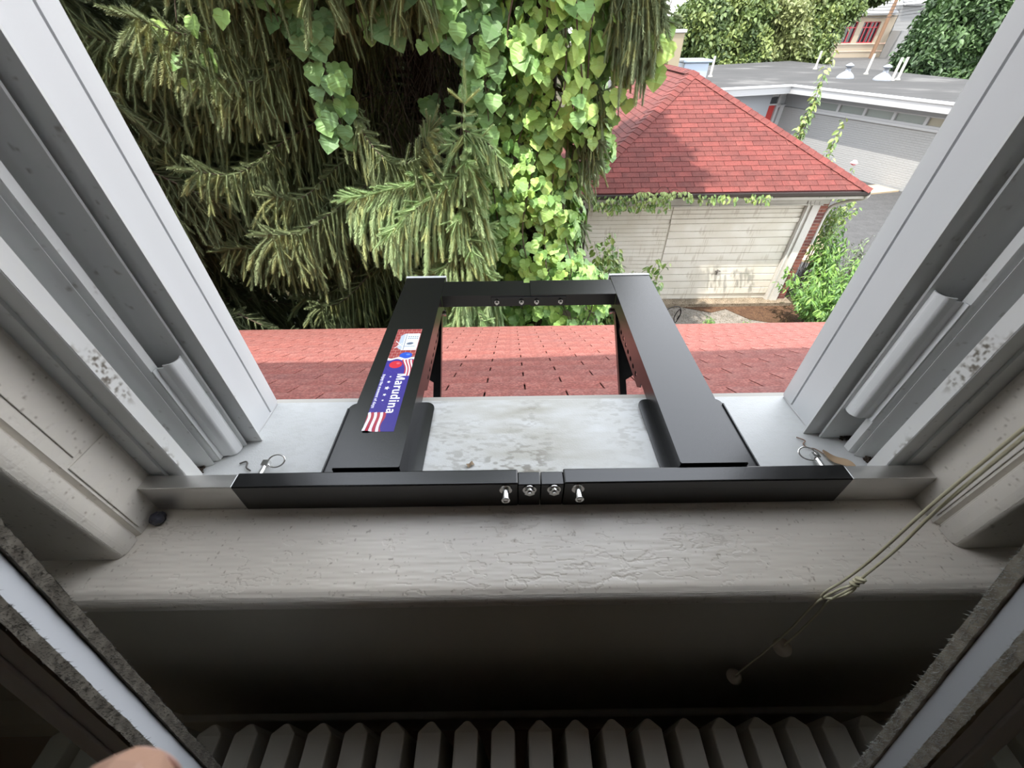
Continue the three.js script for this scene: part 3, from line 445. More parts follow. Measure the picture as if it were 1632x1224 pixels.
// ------------------------------------------------------------------ low white building with a flat roof and clerestory windows
{
  const R = V(14.74, 0, -16.1), U = V(0.343, 0, 0.94).normalize(), N = V(0.94, 0, -0.343).normalize(), RY = -1.6;
  const g = thing('flat_roof_building', 'low white brick building with a flat grey roof and a row of clerestory windows', 'building', [16, GROUND, -18]);
  const white = mat({ color: lin(0.31, 0.325, 0.335), roughness: 0.8 }), bwhite = mat({ color: lin(0.27, 0.273, 0.27), roughness: 0.8, bumpMap: brickBump, bumpScale: 0.012 }), trim = mat({ color: lin(0.36, 0.365, 0.37), roughness: 0.6 }), frost = mat({ color: lin(0.2, 0.225, 0.21), roughness: 0.35 }), dark = mat({ color: lin(0.05, 0.055, 0.06), roughness: 0.3 });
  const Pt = (u, n) => { const q = R.clone().addScaledVector(U, u).addScaledVector(N, n); return [q.x, q.z]; };
  const Cn = [12.63, -21.86], Vd = V(-0.9609, 0, 0.2769), Nv = V(0.2769, 0, 0.9609), Lw = (v, n) => [Cn[0] + Vd.x * v - Nv.x * n, Cn[1] + Vd.z * v - Nv.z * n];
  const E2 = Pt(8, 0), L2 = Lw(7.5, 0);
  part('roof', planX([L2, Cn, E2, [23.5, -9], [21.9, -23.5], [21.08, -38.05], [12.79, -34.4], [7.2, -33]], RY - 0.26, RY), mat({ map: (() => { const t = roofT.clone(); t.repeat.set(0.12, 0.12); t.needsUpdate = true; return t; })(), roughness: 0.95 }), g);
  const band = (a, b, y0, y1, n0, n1, P) => planX([P(a, n0), P(b, n0), P(b, n1), P(a, n1)], y0, y1);
  part('fascia', [band(-6.13, 8, RY - 0.27, RY + 0.03, -0.02, 0.1, Pt), band(-0.02, 7.5, RY - 0.27, RY + 0.03, -0.02, 0.1, Lw)], trim, g);
  part('drip_strip', [band(-6.16, 8, RY - 0.02, RY + 0.05, -0.06, 0.12, Pt), band(-0.05, 7.5, RY - 0.02, RY + 0.05, -0.06, 0.12, Lw)], mat({ color: lin(0.4, 0.405, 0.41), roughness: 0.5 }), g);
  part('soffit', [band(-6.1, 8, RY - 0.25, RY - 0.22, 0, 0.75, Pt), band(0, 7.5, RY - 0.25, RY - 0.22, 0, 0.75, Lw)], white, g);
  // wall with windows
  const bw = band(-7.2, 8, GROUND, -2.45, 0.65, 0.85, Pt); { const p = bw.attributes.position, u = bw.attributes.uv; for (let i = 0; i < p.count; i++) u.setXY(i, ((p.getX(i) - R.x) * U.x + (p.getZ(i) - R.z) * U.z) / 2.4, p.getY(i) / 1.8); }
  part('brick_wall', bw, bwhite, g);
  part('upper_wall', band(-7.2, 8, -2.07, RY - 0.22, 0.66, 0.85, Pt), white, g);
  part('backing', band(-7.2, 8, -2.45, -2.07, 0.8, 0.85, Pt), white, g);
  part('window_sill', band(-5.25, 8, -2.5, -2.42, 0.58, 0.85, Pt), trim, g);
  const win = part('window_frame', [band(-5.25, 8, -2.42, -2.34, 0.63, 0.8, Pt), band(-5.25, 8, -2.10, -2.06, 0.64, 0.8, Pt), ...Array.from({ length: 13 }, (_, i) => band(-5.25 + i * 1.155, -5.15 + i * 1.155, -2.35, -2.09, 0.62, 0.8, Pt))], trim, g);
  for (let i = 0; i < 12; i++) part('pane', band(-5.15 + i * 1.155, -4.1 + i * 1.155, -2.345, -2.095, 0.70, 0.72, Pt), i === 4 ? mat({ color: lin(0.27, 0.25, 0.19), roughness: 0.3 }) : frost, win);
  // left wing with entrance recess
  part('wing_wall', band(0.25, 7.5, GROUND, RY - 0.22, 0.65, 0.85, Lw), mat({ color: lin(0.3, 0.32, 0.345), roughness: 0.8 }), g);
  part('entrance_post', [band(-0.33, -0.2, GROUND, RY - 0.22, 0.66, 0.8, Lw), band(-0.6, 0.26, -2.06, RY - 0.22, 0.7, 0.8, Lw), band(-0.4, 0.26, -2.39, -2.33, 0.66, 0.8, Lw), band(-1.5, -0.33, -2.48, -2.38, 0.66, 0.8, Lw), band(-0.62, -0.4, -4.3, -2.4, 0.62, 0.75, Lw)], trim, g);
  part('transom', band(-0.25, 0.24, -2.33, -2.06, 0.74, 0.78, Lw), dark, g);
  part('red_door', band(-0.4, 0.24, GROUND, -2.39, 0.76, 0.8, Lw), mat({ color: lin(0.36, 0.035, 0.03), roughness: 0.5 }), g);
  part('brown_door', band(-1.24, -0.62, GROUND, -2.48, 0.76, 0.8, Lw), mat({ color: lin(0.27, 0.13, 0.08), roughness: 0.6 }), g);
  part('grey_panel', band(-2.1, -1.24, GROUND, -2.48, 0.76, 0.8, Lw), mat({ color: lin(0.36, 0.35, 0.31), roughness: 0.8 }), g);
  part('recess_back', band(-2.2, 0.26, GROUND, RY - 0.22, 0.81, 0.85, Lw), white, g);
  for (const [x, z] of [[16.81, -24.8], [17.89, -23.69]]) part('roof_vent', new THREE.LatheGeometry([[0.0, 0.62], [0.12, 0.56], [0.18, 0.52], [0.18, 0.47], [0.09, 0.44], [0.12, 0.36], [0.11, 0.3], [0.3, 0.16], [0.38, 0.06], [0.38, 0]].map(([a, b]) => new THREE.Vector2(a, b)), 20).translate(x, RY, z), mat({ color: lin(0.2, 0.215, 0.24), roughness: 0.4, metalness: 0.3 }), g);
  for (const [x, z] of [[10.84, -26.76], [18.64, -30.59], [19.3, -26.95], [18.77, -23.87], [18.3, -23.6]]) part('vent_pipe', [cyl(0.06, 0.055, [x, RY, z], [x, RY + 0.85, z], 12), cyl(0.12, 0.08, [x, RY, z], [x, RY + 0.06, z], 12)], mat({ color: lin(0.4, 0.385, 0.34), roughness: 0.6 }), g);
  part('rooftop_unit', [bx(8.5, 9.7, RY, -0.88, -25.6, -24.4, 0.04), bx(8.4, 9.8, -0.88, -0.76, -25.7, -24.3, 0.04)], mat({ color: lin(0.3, 0.36, 0.44), roughness: 0.4 }), g).userData.label = 'pale blue rooftop unit';
  const ch = part('chimney_block', bx(7.0, 8.1, -2.4, 0.25, -24.9, -24, 0.02), mat({ color: lin(0.26, 0.22, 0.15), roughness: 0.9 }), g); part('cap', bx(6.95, 8.16, 0.22, 0.34, -24.95, -23.94, 0.02), trim, ch); part('flashing', bx(6.9, 8.2, -1.3, -1.18, -25, -23.92, 0.02), trim, ch);
  part('porch_light', [cyl(0.05, 0.09, [12.0, -1.98, -22.6], [12.02, -2.1, -22.48], 10), cyl(0.05, 0.09, [12.25, -1.98, -22.66], [12.3, -2.1, -22.55], 10)], trim, g);
}

// ------------------------------------------------------------------ far buildings, pole and wires across the street
{
  const Z = -58, GB = -2.46;
  const g = thing('storefront_building', 'cream building with red mullioned windows and a grey roof behind the trees', 'building', [38.5, GB, Z - 3]);
  const cream = mat({ color: lin(0.30, 0.25, 0.185), roughness: 0.9 }), red = mat({ color: lin(0.4, 0.03, 0.045), roughness: 0.5 }), glass = mat({ color: lin(0.018, 0.018, 0.022), roughness: 0.12 }), grey = mat({ color: lin(0.19, 0.19, 0.187), roughness: 0.9 });
  part('wall', [bx(31, 41.9, GB - 0.4, -1.22, Z - 6, Z), bx(31, 41.9, 0.55, 1.1, Z - 6, Z), bx(31, 41.9, -1.22, 0.55, Z - 6, Z - 0.35)], cream, g);
  for (const [a, b] of [[38.05, 38.62], [40.45, 41.9], [33.9, 34.4]]) part('pier', bx(a, b, -1.22, 0.55, Z - 0.4, Z + 0.04, 0.02), cream, g);
  for (const [a, b] of [[34.4, 38.05], [38.62, 40.45]]) {
    const w = part('window', bx(a, b, -1.2, 0.55, Z - 0.3, Z - 0.26), glass, g), n = a > 38 ? 4 : 6, s = (b - a) / n;
    for (let i = 0; i <= n; i++) part('mullion', bx(a + i * s - 0.035, a + i * s + 0.035, -1.2, 0.55, Z - 0.26, Z - 0.14), red, w);
    for (const y of [-1.18, -0.12 + 0.2, 0.52]) part('mullion', bx(a, b, y - 0.035, y + 0.035, Z - 0.26, Z - 0.13), red, w);
  }
  part('string_course', [bx(31, 41.88, -1.32, -1.22, Z - 0.1, Z + 0.08), bx(31, 41.88, -1.95, -1.88, Z - 0.1, Z + 0.05)], mat({ color: lin(0.6, 0.42, 0.32), roughness: 0.9 }), g);
  part('roof', [bx(30.6, 41.6, 1.05, 1.2, Z - 6.5, Z + 0.5), prism([[30.6, 1.2, Z + 0.5], [41.6, 1.2, Z + 0.5], [41.6, 2.9, Z - 3], [30.6, 2.9, Z - 3]], 0.1)], grey, g);
  const h = thing('grey_house', 'pale grey gabled house standing right of the red windowed building', 'house', [44, GB, Z - 2]);
  part('wall', [bx(42.0, 47.5, GB - 0.4, 1.9, Z - 5, Z), bx(41.95, 43.4, GB - 0.4, -0.2, Z, Z + 1.6)], grey, h);
  for (let i = 0; i < 3; i++) part('window', bx(42.4 + i * 1.5, 43.3 + i * 1.5, -1.7, -0.6, Z, Z + 0.05), glass, h);
  for (let i = 0; i < 14; i++) part('siding_board', bx(41.98, 47.52, GB + i * 0.3, GB + i * 0.3 + 0.28, Z + 0.0, Z + 0.03 + (i % 2) * 0.005), mat({ color: lin(0.21, 0.212, 0.21), roughness: 0.9 }), h);
  part('roof', prism([[41.95, 1.9, Z + 0.4], [47.8, 1.9, Z + 0.4], [47.8, 3.6, Z - 3], [41.95, 3.6, Z - 3]], 0.15), mat({ color: lin(0.3, 0.3, 0.3), roughness: 0.95 }), h);
  const p = thing('utility_pole', 'leaning brown wooden utility pole in front of the pale grey house', 'utility pole', [40.3, GB - 0.5, -57]);
  part('pole', cyl(0.2, 0.15, [40.3, GB - 0.5, -57], [40.35, 6.5, -57], 12), mat({ color: lin(0.17, 0.1, 0.06), roughness: 1 }), p);
  part('crossarm', bx(38.9, 41.8, 5.6, 5.8, -57.1, -56.95, 0.02), mat({ color: lin(0.2, 0.13, 0.08), roughness: 1 }), p);
  for (let i = 0; i < 5; i++) {
    const w = part('power_wire', tube([[33, 1.15 + i * 0.24, -53.5], [38, 0.85 + i * 0.26, -55], [43.5, 1.25 + i * 0.25, -56.5], [50, 1.9 + i * 0.3, -58]], 0.022, 30, 5), mat({ color: lin(0.02, 0.02, 0.02), roughness: 0.8 }));
    tag(w, ['lowest', 'second lowest', 'middle', 'second highest', 'highest'][i] + ' of the five thin dark wires crossing before the pale grey house', 'wire', 'overhead wires by the utility pole');
  }
}

// ------------------------------------------------------------------ cast iron radiator under the window
{
  const PX = 0.0548, Z0 = 0.162, W = 0.034, TOP = -0.3, BOT = FLOOR + 0.06, Z1 = 0.36;
  const t = thing('radiator', 'old cast iron column radiator standing below the window sill', 'radiator', [0.03, FLOOR, 0.26]);
  // one section: pointed at the back and front, sloping shoulders, rounded top edges
  const prof = [[0, Z0], [0.004, Z0 + 0.001], [W / 2 - 0.001, Z0 + 0.011], [W / 2, Z0 + 0.013], [W / 2, Z1 - 0.016], [0, Z1], [-W / 2, Z1 - 0.016], [-W / 2, Z0 + 0.013], [-W / 2 + 0.001, Z0 + 0.011], [-0.004, Z0 + 0.001]];
  const g = new THREE.ExtrudeGeometry(shapeOf(prof.map(([x, z]) => [x * 0.96, -z])), { depth: TOP - BOT - 0.008, bevelEnabled: true, bevelThickness: 0.004, bevelSize: 0.0015, bevelSegments: 3 });
  g.rotateX(-Math.PI / 2); g.translate(0, BOT + 0.004, 0);
  { const p = g.attributes.position; for (let i = 0; i < p.count; i++) { const y = p.getY(i), z = p.getZ(i); if (y > TOP - 0.05) { const m = (z - (Z0 + Z1) / 2) / ((Z1 - Z0) / 2); p.setY(i, y - 0.010 * Math.pow(Math.abs(m), 3) * 1.0); } } }
  g.computeVertexNormals(); wuv(g);
  const hub = [cyl(0.026, 0.026, [-PX / 2, TOP - 0.07, 0.26], [PX / 2, TOP - 0.07, 0.26], 16), cyl(0.026, 0.026, [-PX / 2, BOT + 0.06, 0.26], [PX / 2, BOT + 0.06, 0.26], 16)];
  const sec = merged([g, ...hub]);
  for (let k = -13; k <= 13; k++) { const m = part('section', sec, M.radiator, t); m.position.x += 0.0344 + k * PX; }
  for (const x of [-0.69, 0.76]) part('foot', bx(x - 0.02, x + 0.02, FLOOR + 0.0005, BOT + 0.02, 0.19, 0.34, 0.008), M.radiator, t);
}

// ------------------------------------------------------------------ the two sashes taken out of the window, leaning at both ends of the radiator
{
  const sash = (name, label, side, x0, y0, z0, lean, lo) => { // x0: inner edge; (y0, z0): a point of its window-side arris
    const g = thing(name, label, 'window sash', [x0, y0 - 0.45, z0 + 0.1], 'sashes taken out of the window');
    const th = 0.0278, W = 0.84, up = V(0, Math.cos(lean), -Math.sin(lean)), out = V(0, Math.sin(lean), Math.cos(lean));
    g.userData.kind = 'thing'; const hi = 0.74; // along the sash from (y0, z0)
    const place = (geo) => geo.applyMatrix4(new THREE.Matrix4().makeBasis(V(1, 0, 0), up, out).setPosition(x0, y0, z0));
    const b = (a0, a1, v0, v1, n0, n1, r = 0.0015) => { const xs = side < 0 ? [-a1, -a0] : [a0, a1]; return bx(xs[0], xs[1], v0, v1, n0, n1, r); };
    // stile: flat edge between two raised lips that carry the pile
    part('stile', place(merged([b(0.0015, 0.045, lo, hi, 0.0, th - 0.001), b(0, 0.003, lo, hi, 0.0065, th - 0.0075, 0.0008)])), M.sash, g);
    part('stile', place(b(W - 0.045, W, lo, hi, 0, th - 0.001)), M.sash, g);
    part('rail', place(b(0.0455, W - 0.0455, hi - 0.045, hi, 0, th - 0.001)), M.sash, g);
    part('rail', place(b(0.0455, W - 0.0455, lo, lo + 0.05, 0, th - 0.001)), M.sash, g);
    part('glazing_bead', place(merged([b(0.021, 0.03, lo + 0.03, hi - 0.03, th - 0.001, th + 0.0015), b(0.045, 0.052, lo + 0.05, hi - 0.045, 0.006, 0.021)])), M.sash, g);
    part('pane', place(b(0.0525, W - 0.046, lo + 0.051, hi - 0.046, 0.011, 0.0145, 0)), M.glass, g);
    part('muntin', place(merged([b(0.053, W - 0.047, 0.1, 0.118, 0.0147, 0.019), b(W / 2 - 0.009, W / 2 + 0.009, lo + 0.052, hi - 0.047, 0.0147, 0.018)])), M.sashFace, g);
    // pile weatherstrips: uneven dusty ridge and its fibres
    seed(side < 0 ? 501 : 502);
    for (const [n0, n1] of [[-0.0015, 0.0062], [th - 0.0072, th + 0.0005]]) {
      const s = new THREE.BoxGeometry(0.004, hi - lo, n1 - n0, 1, 260, 4), p = s.attributes.position; s.translate(side < 0 ? 0.0004 : -0.0004, (hi + lo) / 2, (n0 + n1) / 2);
      for (let i = 0; i < p.count; i++) { const inner = side < 0 ? p.getX(i) > 0 : p.getX(i) < 0; if (inner) p.setX(i, p.getX(i) + (side < 0 ? 1 : -1) * (0.0008 * (hash(i, 3, 7) - 0.3) + 0.0006 * (vnoise(p.getY(i) * 90, n0 * 900, 4096, 7) - 0.4))); p.setZ(i, p.getZ(i) + 0.0005 * (vnoise(p.getY(i) * 70, 3, 4096, 9) - 0.5)); }
      s.computeVertexNormals(); part('pile_strip', place(wuv(s, 14)), side < 0 ? M.pile : M.palePile, g);
      const f = new THREE.ConeGeometry(0.00028, 0.0042, 3, 1).translate(0, 0.002, 0), l = [];
      for (let i = 0; i < 5200; i++) { const v = rr(lo, hi), n = rr(n0, n1), d = V(side < 0 ? 1 : -1, rr(-0.5, 0.5), rr(-0.7, 0.7)).normalize(); const m4 = new THREE.Matrix4().compose(V(side < 0 ? 0.0018 : -0.0018, v, n), new THREE.Quaternion().setFromUnitVectors(V(0, 1, 0), d), V(1, rr(0.5, 1.1), 1)); l.push(new THREE.Matrix4().makeBasis(V(1, 0, 0), up, out).setPosition(x0, y0, z0).multiply(m4)); }
      instanced('pile_fibres', f, side < 0 ? M.fibre : M.paleFibre, l, g);
    }
    return g;
  };
  sash('sash_window', 'white window sash with dark dusty pile strips leaning above the blurred fingertip', -1, -0.3, 0.1946, 0.1756, THREE.MathUtils.degToRad(12.1), -0.5);
  sash('sash_window', 'white window sash with paler pile strips leaning on the side of the blind cord', 1, 0.3, 0.1242, 0.2076, THREE.MathUtils.degToRad(15.0), -0.43);
}

// ------------------------------------------------------------------ blind cord with a slip knot and two knobs
{
  const t = thing('blind_cord', 'thin cream blind pull cord knotted in a loop, hanging with two round knobs', 'cord', [0.355, -0.32, 0.106]);
  const z = 0.106, r = 0.0013;
  part('cord', tube([[0.334, 1.3, z], [0.336, 0.6, z], [0.339, 0.285, z], [0.3395, 0.22, z], [0.3385, 0.18, z + 0.001], [0.343, 0.12, z + 0.001], [0.3465, 0.07, z], [0.344, 0.035, z], [0.340, 0.012, z], [0.344, -0.004, z], [0.356, -0.006, z], [0.3645, 0.006, z + 0.001], [0.3665, 0.02, z + 0.001], [0.362, 0.036, z], [0.361, 0.04, z]], r, 160, 8), M.cord, t);
  part('cord', tube([[0.3355, 1.3, z], [0.3375, 0.6, z], [0.3415, 0.27, z + 0.0028], [0.3435, 0.20, z + 0.0028], [0.3475, 0.165, z + 0.002], [0.356, 0.115, z + 0.001], [0.360, 0.075, z], [0.3605, 0.052, z], [0.3615, 0.04, z], [0.360, 0.028, z], [0.353, 0.027, z + 0.001], [0.3475, 0.005, z], [0.345, -0.02, z], [0.3535, -0.10, z], [0.358, -0.2, z], [0.3595, -0.318, z]], r, 180, 8), M.cord, t);
  part('cord', tube([[0.361, 0.042, z + 0.0014], [0.3635, 0.03, z + 0.0012], [0.3585, 0.012, z + 0.0012], [0.357, -0.012, z], [0.364, -0.06, z], [0.3705, -0.12, z], [0.374, -0.168, z]], r, 80, 8), M.cord, t);
  part('slip_knot', [tube([[0.3575, 0.045, z], [0.361, 0.048, z + 0.003], [0.3645, 0.044, z], [0.361, 0.041, z - 0.003]], 0.0015, 24, 7, true), tube([[0.3578, 0.040, z + 0.001], [0.3612, 0.044, z + 0.0032], [0.3648, 0.0395, z], [0.361, 0.036, z - 0.003]], 0.0015, 24, 7, true), tube([[0.3578, 0.033, z], [0.361, 0.0345, z + 0.003], [0.3642, 0.032, z], [0.361, 0.0295, z - 0.003]], 0.0015, 24, 7, true)], M.cord, t);
  const kn = new THREE.LatheGeometry([[0, -0.011], [0.006, -0.0105], [0.0105, -0.007], [0.0118, -0.001], [0.0105, 0.005], [0.007, 0.009], [0.0042, 0.0105], [0.0025, 0.0098], [0, 0.0092]].map(([a, b]) => new THREE.Vector2(a, b)), 28);
  for (const [x, y, s] of [[0.3745, -0.177, 1], [0.3597, -0.327, 0.98]]) { const k = part('knob', kn, M.knob, t); k.scale.setScalar(s); k.position.x += x; k.position.y += y; k.position.z += z; k.rotation.z = 0.25; }
}

// ------------------------------------------------------------------ scraps on the sill
{
  seed(77);
  const leafM = mat({ color: lin(0.42, 0.3, 0.19), roughness: 0.8 }), darkM = mat({ color: lin(0.05, 0.035, 0.025), roughness: 1 });
  const crumple = (pts, r) => tube(pts, r, 40, 6);
  const d = thing('dead_leaf', 'curled dry brown leaf lying at the foot of the window track beside the ring screw', 'leaf', [0.44, 0.0202, -0.065]);
  const lg = new THREE.PlaneGeometry(0.05, 0.016, 16, 6).rotateX(-Math.PI / 2), p = lg.attributes.position;
  for (let i = 0; i < p.count; i++) { const x = p.getX(i) / 0.025, z = p.getZ(i) / 0.008, w = 1 - 0.75 * Math.abs(x) ** 1.6; p.setZ(i, z * 0.008 * w); p.setY(i, 0.0035 + 0.004 * z * z * w + 0.003 * Math.sin(x * 4)); }
  lg.rotateY(-0.95); lg.translate(0.452, 0.0205, -0.058); lg.computeVertexNormals(); part('blade', lg, leafM, d); part('stalk', crumple([[0.44, 0.0225, -0.075], [0.432, 0.0225, -0.085], [0.424, 0.0225, -0.0865], [0.421, 0.0225, -0.094], [0.427, 0.0225, -0.1], [0.418, 0.0225, -0.107]], 0.0009), mat({ color: lin(0.3, 0.2, 0.15), roughness: 0.9 }), d);
  const crumb = new THREE.IcosahedronGeometry(0.0012, 0), l = [];
  for (const [cx, cz, n] of [[-0.442, -0.062, 150], [0.502, -0.062, 260], [0.492, -0.107, 160], [-0.455, -0.105, 60]]) for (let i = 0; i < n; i++) l.push(new THREE.Matrix4().compose(V(cx + rr(-0.011, 0.011), 0.0208 + Math.abs(rr(0, 0.004)), cz + rr(-0.006, 0.006)), new THREE.Quaternion().setFromEuler(new THREE.Euler(rr(0, 6), rr(0, 6), rr(0, 6))), V(rr(0.5, 1.6), rr(0.4, 1.2), rr(0.5, 1.8))));
  tag(instanced('debris', crumb, darkM, l, scene), 'dark crumbs of dirt gathered in the ends of the window tracks', null, null, 'stuff');
  const q = new THREE.IcosahedronGeometry(0.009, 2), qp = q.attributes.position; for (let i = 0; i < qp.count; i++) { const s = 0.7 + 0.6 * fbm(qp.getX(i) * 40 + 3, qp.getZ(i) * 40 + qp.getY(i) * 25 + 2, 16, 2, 5); qp.setXYZ(i, qp.getX(i) * s, qp.getY(i) * s * 0.8, qp.getZ(i) * s); }
  q.computeVertexNormals(); q.translate(-0.463, 0.0062, 0.0015);
  tag(part('crumpled_scrap', wuv(q), mat({ color: lin(0.045, 0.045, 0.06), roughness: 0.4 })), 'small dark crumpled scrap in the corner under the aluminium bar end', 'scrap');
  const f = new THREE.PlaneGeometry(0.01, 0.006, 4, 3).rotateX(-Math.PI / 2), fp = f.attributes.position; for (let i = 0; i < fp.count; i++) fp.setY(i, 0.002 + 0.0014 * Math.sin(fp.getX(i) * 700 + fp.getZ(i) * 400)); f.rotateY(0.6); f.translate(-0.06, 0.0205, -0.066); f.computeVertexNormals();
  tag(part('leaf_fragment', f, mat({ color: lin(0.26, 0.19, 0.12), roughness: 0.9 })), 'tiny brown leaf fragment on the dirty sill between the black arms', 'leaf');
}

tag(part('wire_loop', tube([[0.3105, 0.05, -0.42], [0.322, 0.058, -0.419], [0.337, 0.0575, -0.42], [0.3435, 0.042, -0.421], [0.337, 0.021, -0.42], [0.3315, 0.034, -0.419], [0.338, 0.052, -0.42], [0.3445, 0.04, -0.424], [0.341, 0.026, -0.425]], 0.0009, 60, 6), mat({ color: lin(0.012, 0.012, 0.012), roughness: 0.5 })), 'thin black looped wire at the outer edge of the bracket arm nearer the garage', 'wire');

// ------------------------------------------------------------------ the photographer's hand: one fingertip reaches into the picture
{
  const cam = new THREE.Matrix4().makeRotationFromQuaternion(camera.quaternion).setPosition(camera.position);
  const C = (x, y, z) => V(x - 0.005, y, -z).applyMatrix4(cam); // right, up, ahead of the lens
  // joints (metres, in the hand's own frame = the axes above), radius at each end
  const chain = (pts) => pts.slice(1).map((b, i) => [pts[i].slice(0, 3), b.slice(0, 3), pts[i][3], b[3]]);
  const bones = [
    ...chain([[-0.085, -0.165, 0.03, 0.0125], [-0.073, -0.115, 0.056, 0.0098], [-0.0665, -0.090, 0.066, 0.0092], [-0.0632, -0.0735, 0.0695, 0.0086]]),
    ...chain([[-0.105, -0.17, 0.028, 0.0125], [-0.107, -0.125, 0.05, 0.0098], [-0.090, -0.108, 0.03, 0.009], [-0.082, -0.118, 0.012, 0.0082]]),
    ...chain([[-0.123, -0.178, 0.026, 0.012], [-0.129, -0.136, 0.045, 0.0095], [-0.113, -0.118, 0.027, 0.0088], [-0.104, -0.127, 0.01, 0.008]]),
    ...chain([[-0.138, -0.188, 0.024, 0.011], [-0.146, -0.155, 0.038, 0.0085], [-0.133, -0.138, 0.023, 0.0076], [-0.125, -0.144, 0.01, 0.007]]),
    ...chain([[-0.085, -0.225, 0.012, 0.015], [-0.066, -0.195, -0.002, 0.0125], [-0.056, -0.165, -0.008, 0.0105], [-0.053, -0.142, -0.010, 0.009]]),
    ...chain([[-0.086, -0.168, 0.028, 0.014], [-0.095, -0.235, 0.012, 0.017]]), ...chain([[-0.105, -0.172, 0.026, 0.014], [-0.105, -0.24, 0.011, 0.017]]), ...chain([[-0.122, -0.18, 0.024, 0.0135], [-0.115, -0.24, 0.011, 0.017]]), ...chain([[-0.137, -0.19, 0.022, 0.0125], [-0.124, -0.24, 0.011, 0.016]]),
    ...chain([[-0.107, -0.235, 0.011, 0.022], [-0.115, -0.275, 0.008, 0.024], [-0.135, -0.36, 0.0, 0.031], [-0.16, -0.46, -0.01, 0.036]]),
  ];
  const sd = (p, [a, b, r0, r1]) => { const ax = p[0] - a[0], ay = p[1] - a[1], az = p[2] - a[2], bX = b[0] - a[0], bY = b[1] - a[1], bZ = b[2] - a[2]; const h = clamp((ax * bX + ay * bY + az * bZ) / (bX * bX + bY * bY + bZ * bZ)); return Math.hypot(ax - bX * h, ay - bY * h, az - bZ * h) - (r0 + (r1 - r0) * h); };
  const N = 112, ctr = [-0.112, -0.265, 0.03], half = 0.225, mc = new MarchingCubes(N, M.skin, false, false, 400000); mc.isolation = 0;
  for (let k = 0; k < N; k++) for (let j = 0; j < N; j++) for (let i = 0; i < N; i++) {
    const p = [ctr[0] + (i / N * 2 - 1) * half, ctr[1] + (j / N * 2 - 1) * half, ctr[2] + (k / N * 2 - 1) * half]; let s = 0;
    for (const b of bones) s += Math.exp(-clamp(sd(p, b), -0.05, 0.08) / 0.0022);
    mc.field[k * N * N + j * N + i] = s > 0 ? 0.0022 * Math.log(s) : -1;
  }
  mc.update();
  const n = mc.count, g = new THREE.BufferGeometry(), pos = new Float32Array(n * 3);
  for (let i = 0; i < n; i++) { const v = C(ctr[0] + mc.positionArray[i * 3] * half, ctr[1] + mc.positionArray[i * 3 + 1] * half, ctr[2] + mc.positionArray[i * 3 + 2] * half); pos.set([v.x, v.y, v.z], i * 3); }
  g.setAttribute('position', new THREE.BufferAttribute(pos, 3));
  const nor = new Float32Array(n * 3), q = new THREE.Vector3(); for (let i = 0; i < n; i++) { q.set(-mc.normalArray[i * 3], -mc.normalArray[i * 3 + 1], mc.normalArray[i * 3 + 2]).transformDirection(cam); nor.set([q.x, q.y, q.z], i * 3); }
  g.computeVertexNormals(); wuv(g);
  const t = thing('person', 'bare blurred fingertip of a hand held close, in front of the leaning sash', 'person', C(-0.107, -0.24, 0.011).toArray());
  part('hand', g, M.skin, t);
  const nl = new THREE.SphereGeometry(0.0058, 16, 10); nl.scale(0.95, 1.2, 0.22); nl.rotateX(0.35); nl.translate(-0.0682, -0.0735, -0.0695 - 0.0075); nl.applyMatrix4(cam); part('fingernail', nl, M.nail, t);
}

// ------------------------------------------------------------------ conifers: needle twigs carried on drooping limbs
const UP = V(0, 1, 0);
function twigGeo(sd, L, n, nl) {
  seed(sd); const v = [], add = (a, b, c) => v.push(a.x, a.y, a.z, b.x, b.y, b.z, c.x, c.y, c.z);
  for (let i = 0; i < n; i++) {
    const t = i / n, y = t * L, a = i * 2.39996 + rr(-0.3, 0.3), s = (0.75 + 0.4 * rnd()) * (t > 0.85 ? 0.8 : 1), tilt = rr(0.75, 1.2) * (1 - 0.4 * t * t);
    const r = V(Math.cos(a), 0, Math.sin(a)), d = r.clone().multiplyScalar(Math.sin(tilt)).add(V(0, Math.cos(tilt), 0)), w = V(-Math.sin(a), 0, Math.cos(a)).multiplyScalar(0.0026), o = V(0, y, 0);
    add(o.clone().sub(w), o.clone().add(w), o.clone().addScaledVector(d, nl * s));
  }
  const g = new THREE.BufferGeometry(); g.setAttribute('position', new THREE.Float32BufferAttribute(v, 3)); g.computeVertexNormals(); wuv(g);
  return merged([g, new THREE.CylinderGeometry(0.003, 0.0075, L, 5, 1, true).translate(0, L / 2, 0)]);
}
const twigs = [twigGeo(11, 0.135, 170, 0.027), twigGeo(12, 0.135, 170, 0.029), twigGeo(13, 0.115, 150, 0.026)];
const qa = new THREE.Quaternion(), qb = new THREE.Quaternion();
function twigAt(list, p, d, s) { qa.setFromUnitVectors(UP, d); qb.setFromAxisAngle(UP, rr(0, 6.28)); list.push(new THREE.Matrix4().compose(p, qa.clone().multiply(qb), V(s * rr(0.9, 1.15), s, s * rr(0.9, 1.15)))); }
function branchlet(L, p0, d0, len, s, down = 0.5, sideP = 0.6) {
  const d = d0.clone().normalize(), p = p0.clone(), st = 0.095 * s; let g = 0;
  for (let l = 0; l < len; l += st) {
    d.x += rr(-0.12, 0.12); d.z += rr(-0.12, 0.12); d.y -= down * 0.35; d.normalize();
    twigAt(L[Math.floor(rnd() * 3)], p, d, s * 1.0);
    if (rnd() < sideP && l < len * 0.85) { const a = rr(0, 6.28), sd = V(Math.cos(a), -0.2, Math.sin(a)).addScaledVector(d, 1.7).normalize(); twigAt(L[Math.floor(rnd() * 3)], p.clone().addScaledVector(d, st * 0.3), sd, s * rr(0.6, 0.95)); }
    p.addScaledVector(d, st);
  }
}
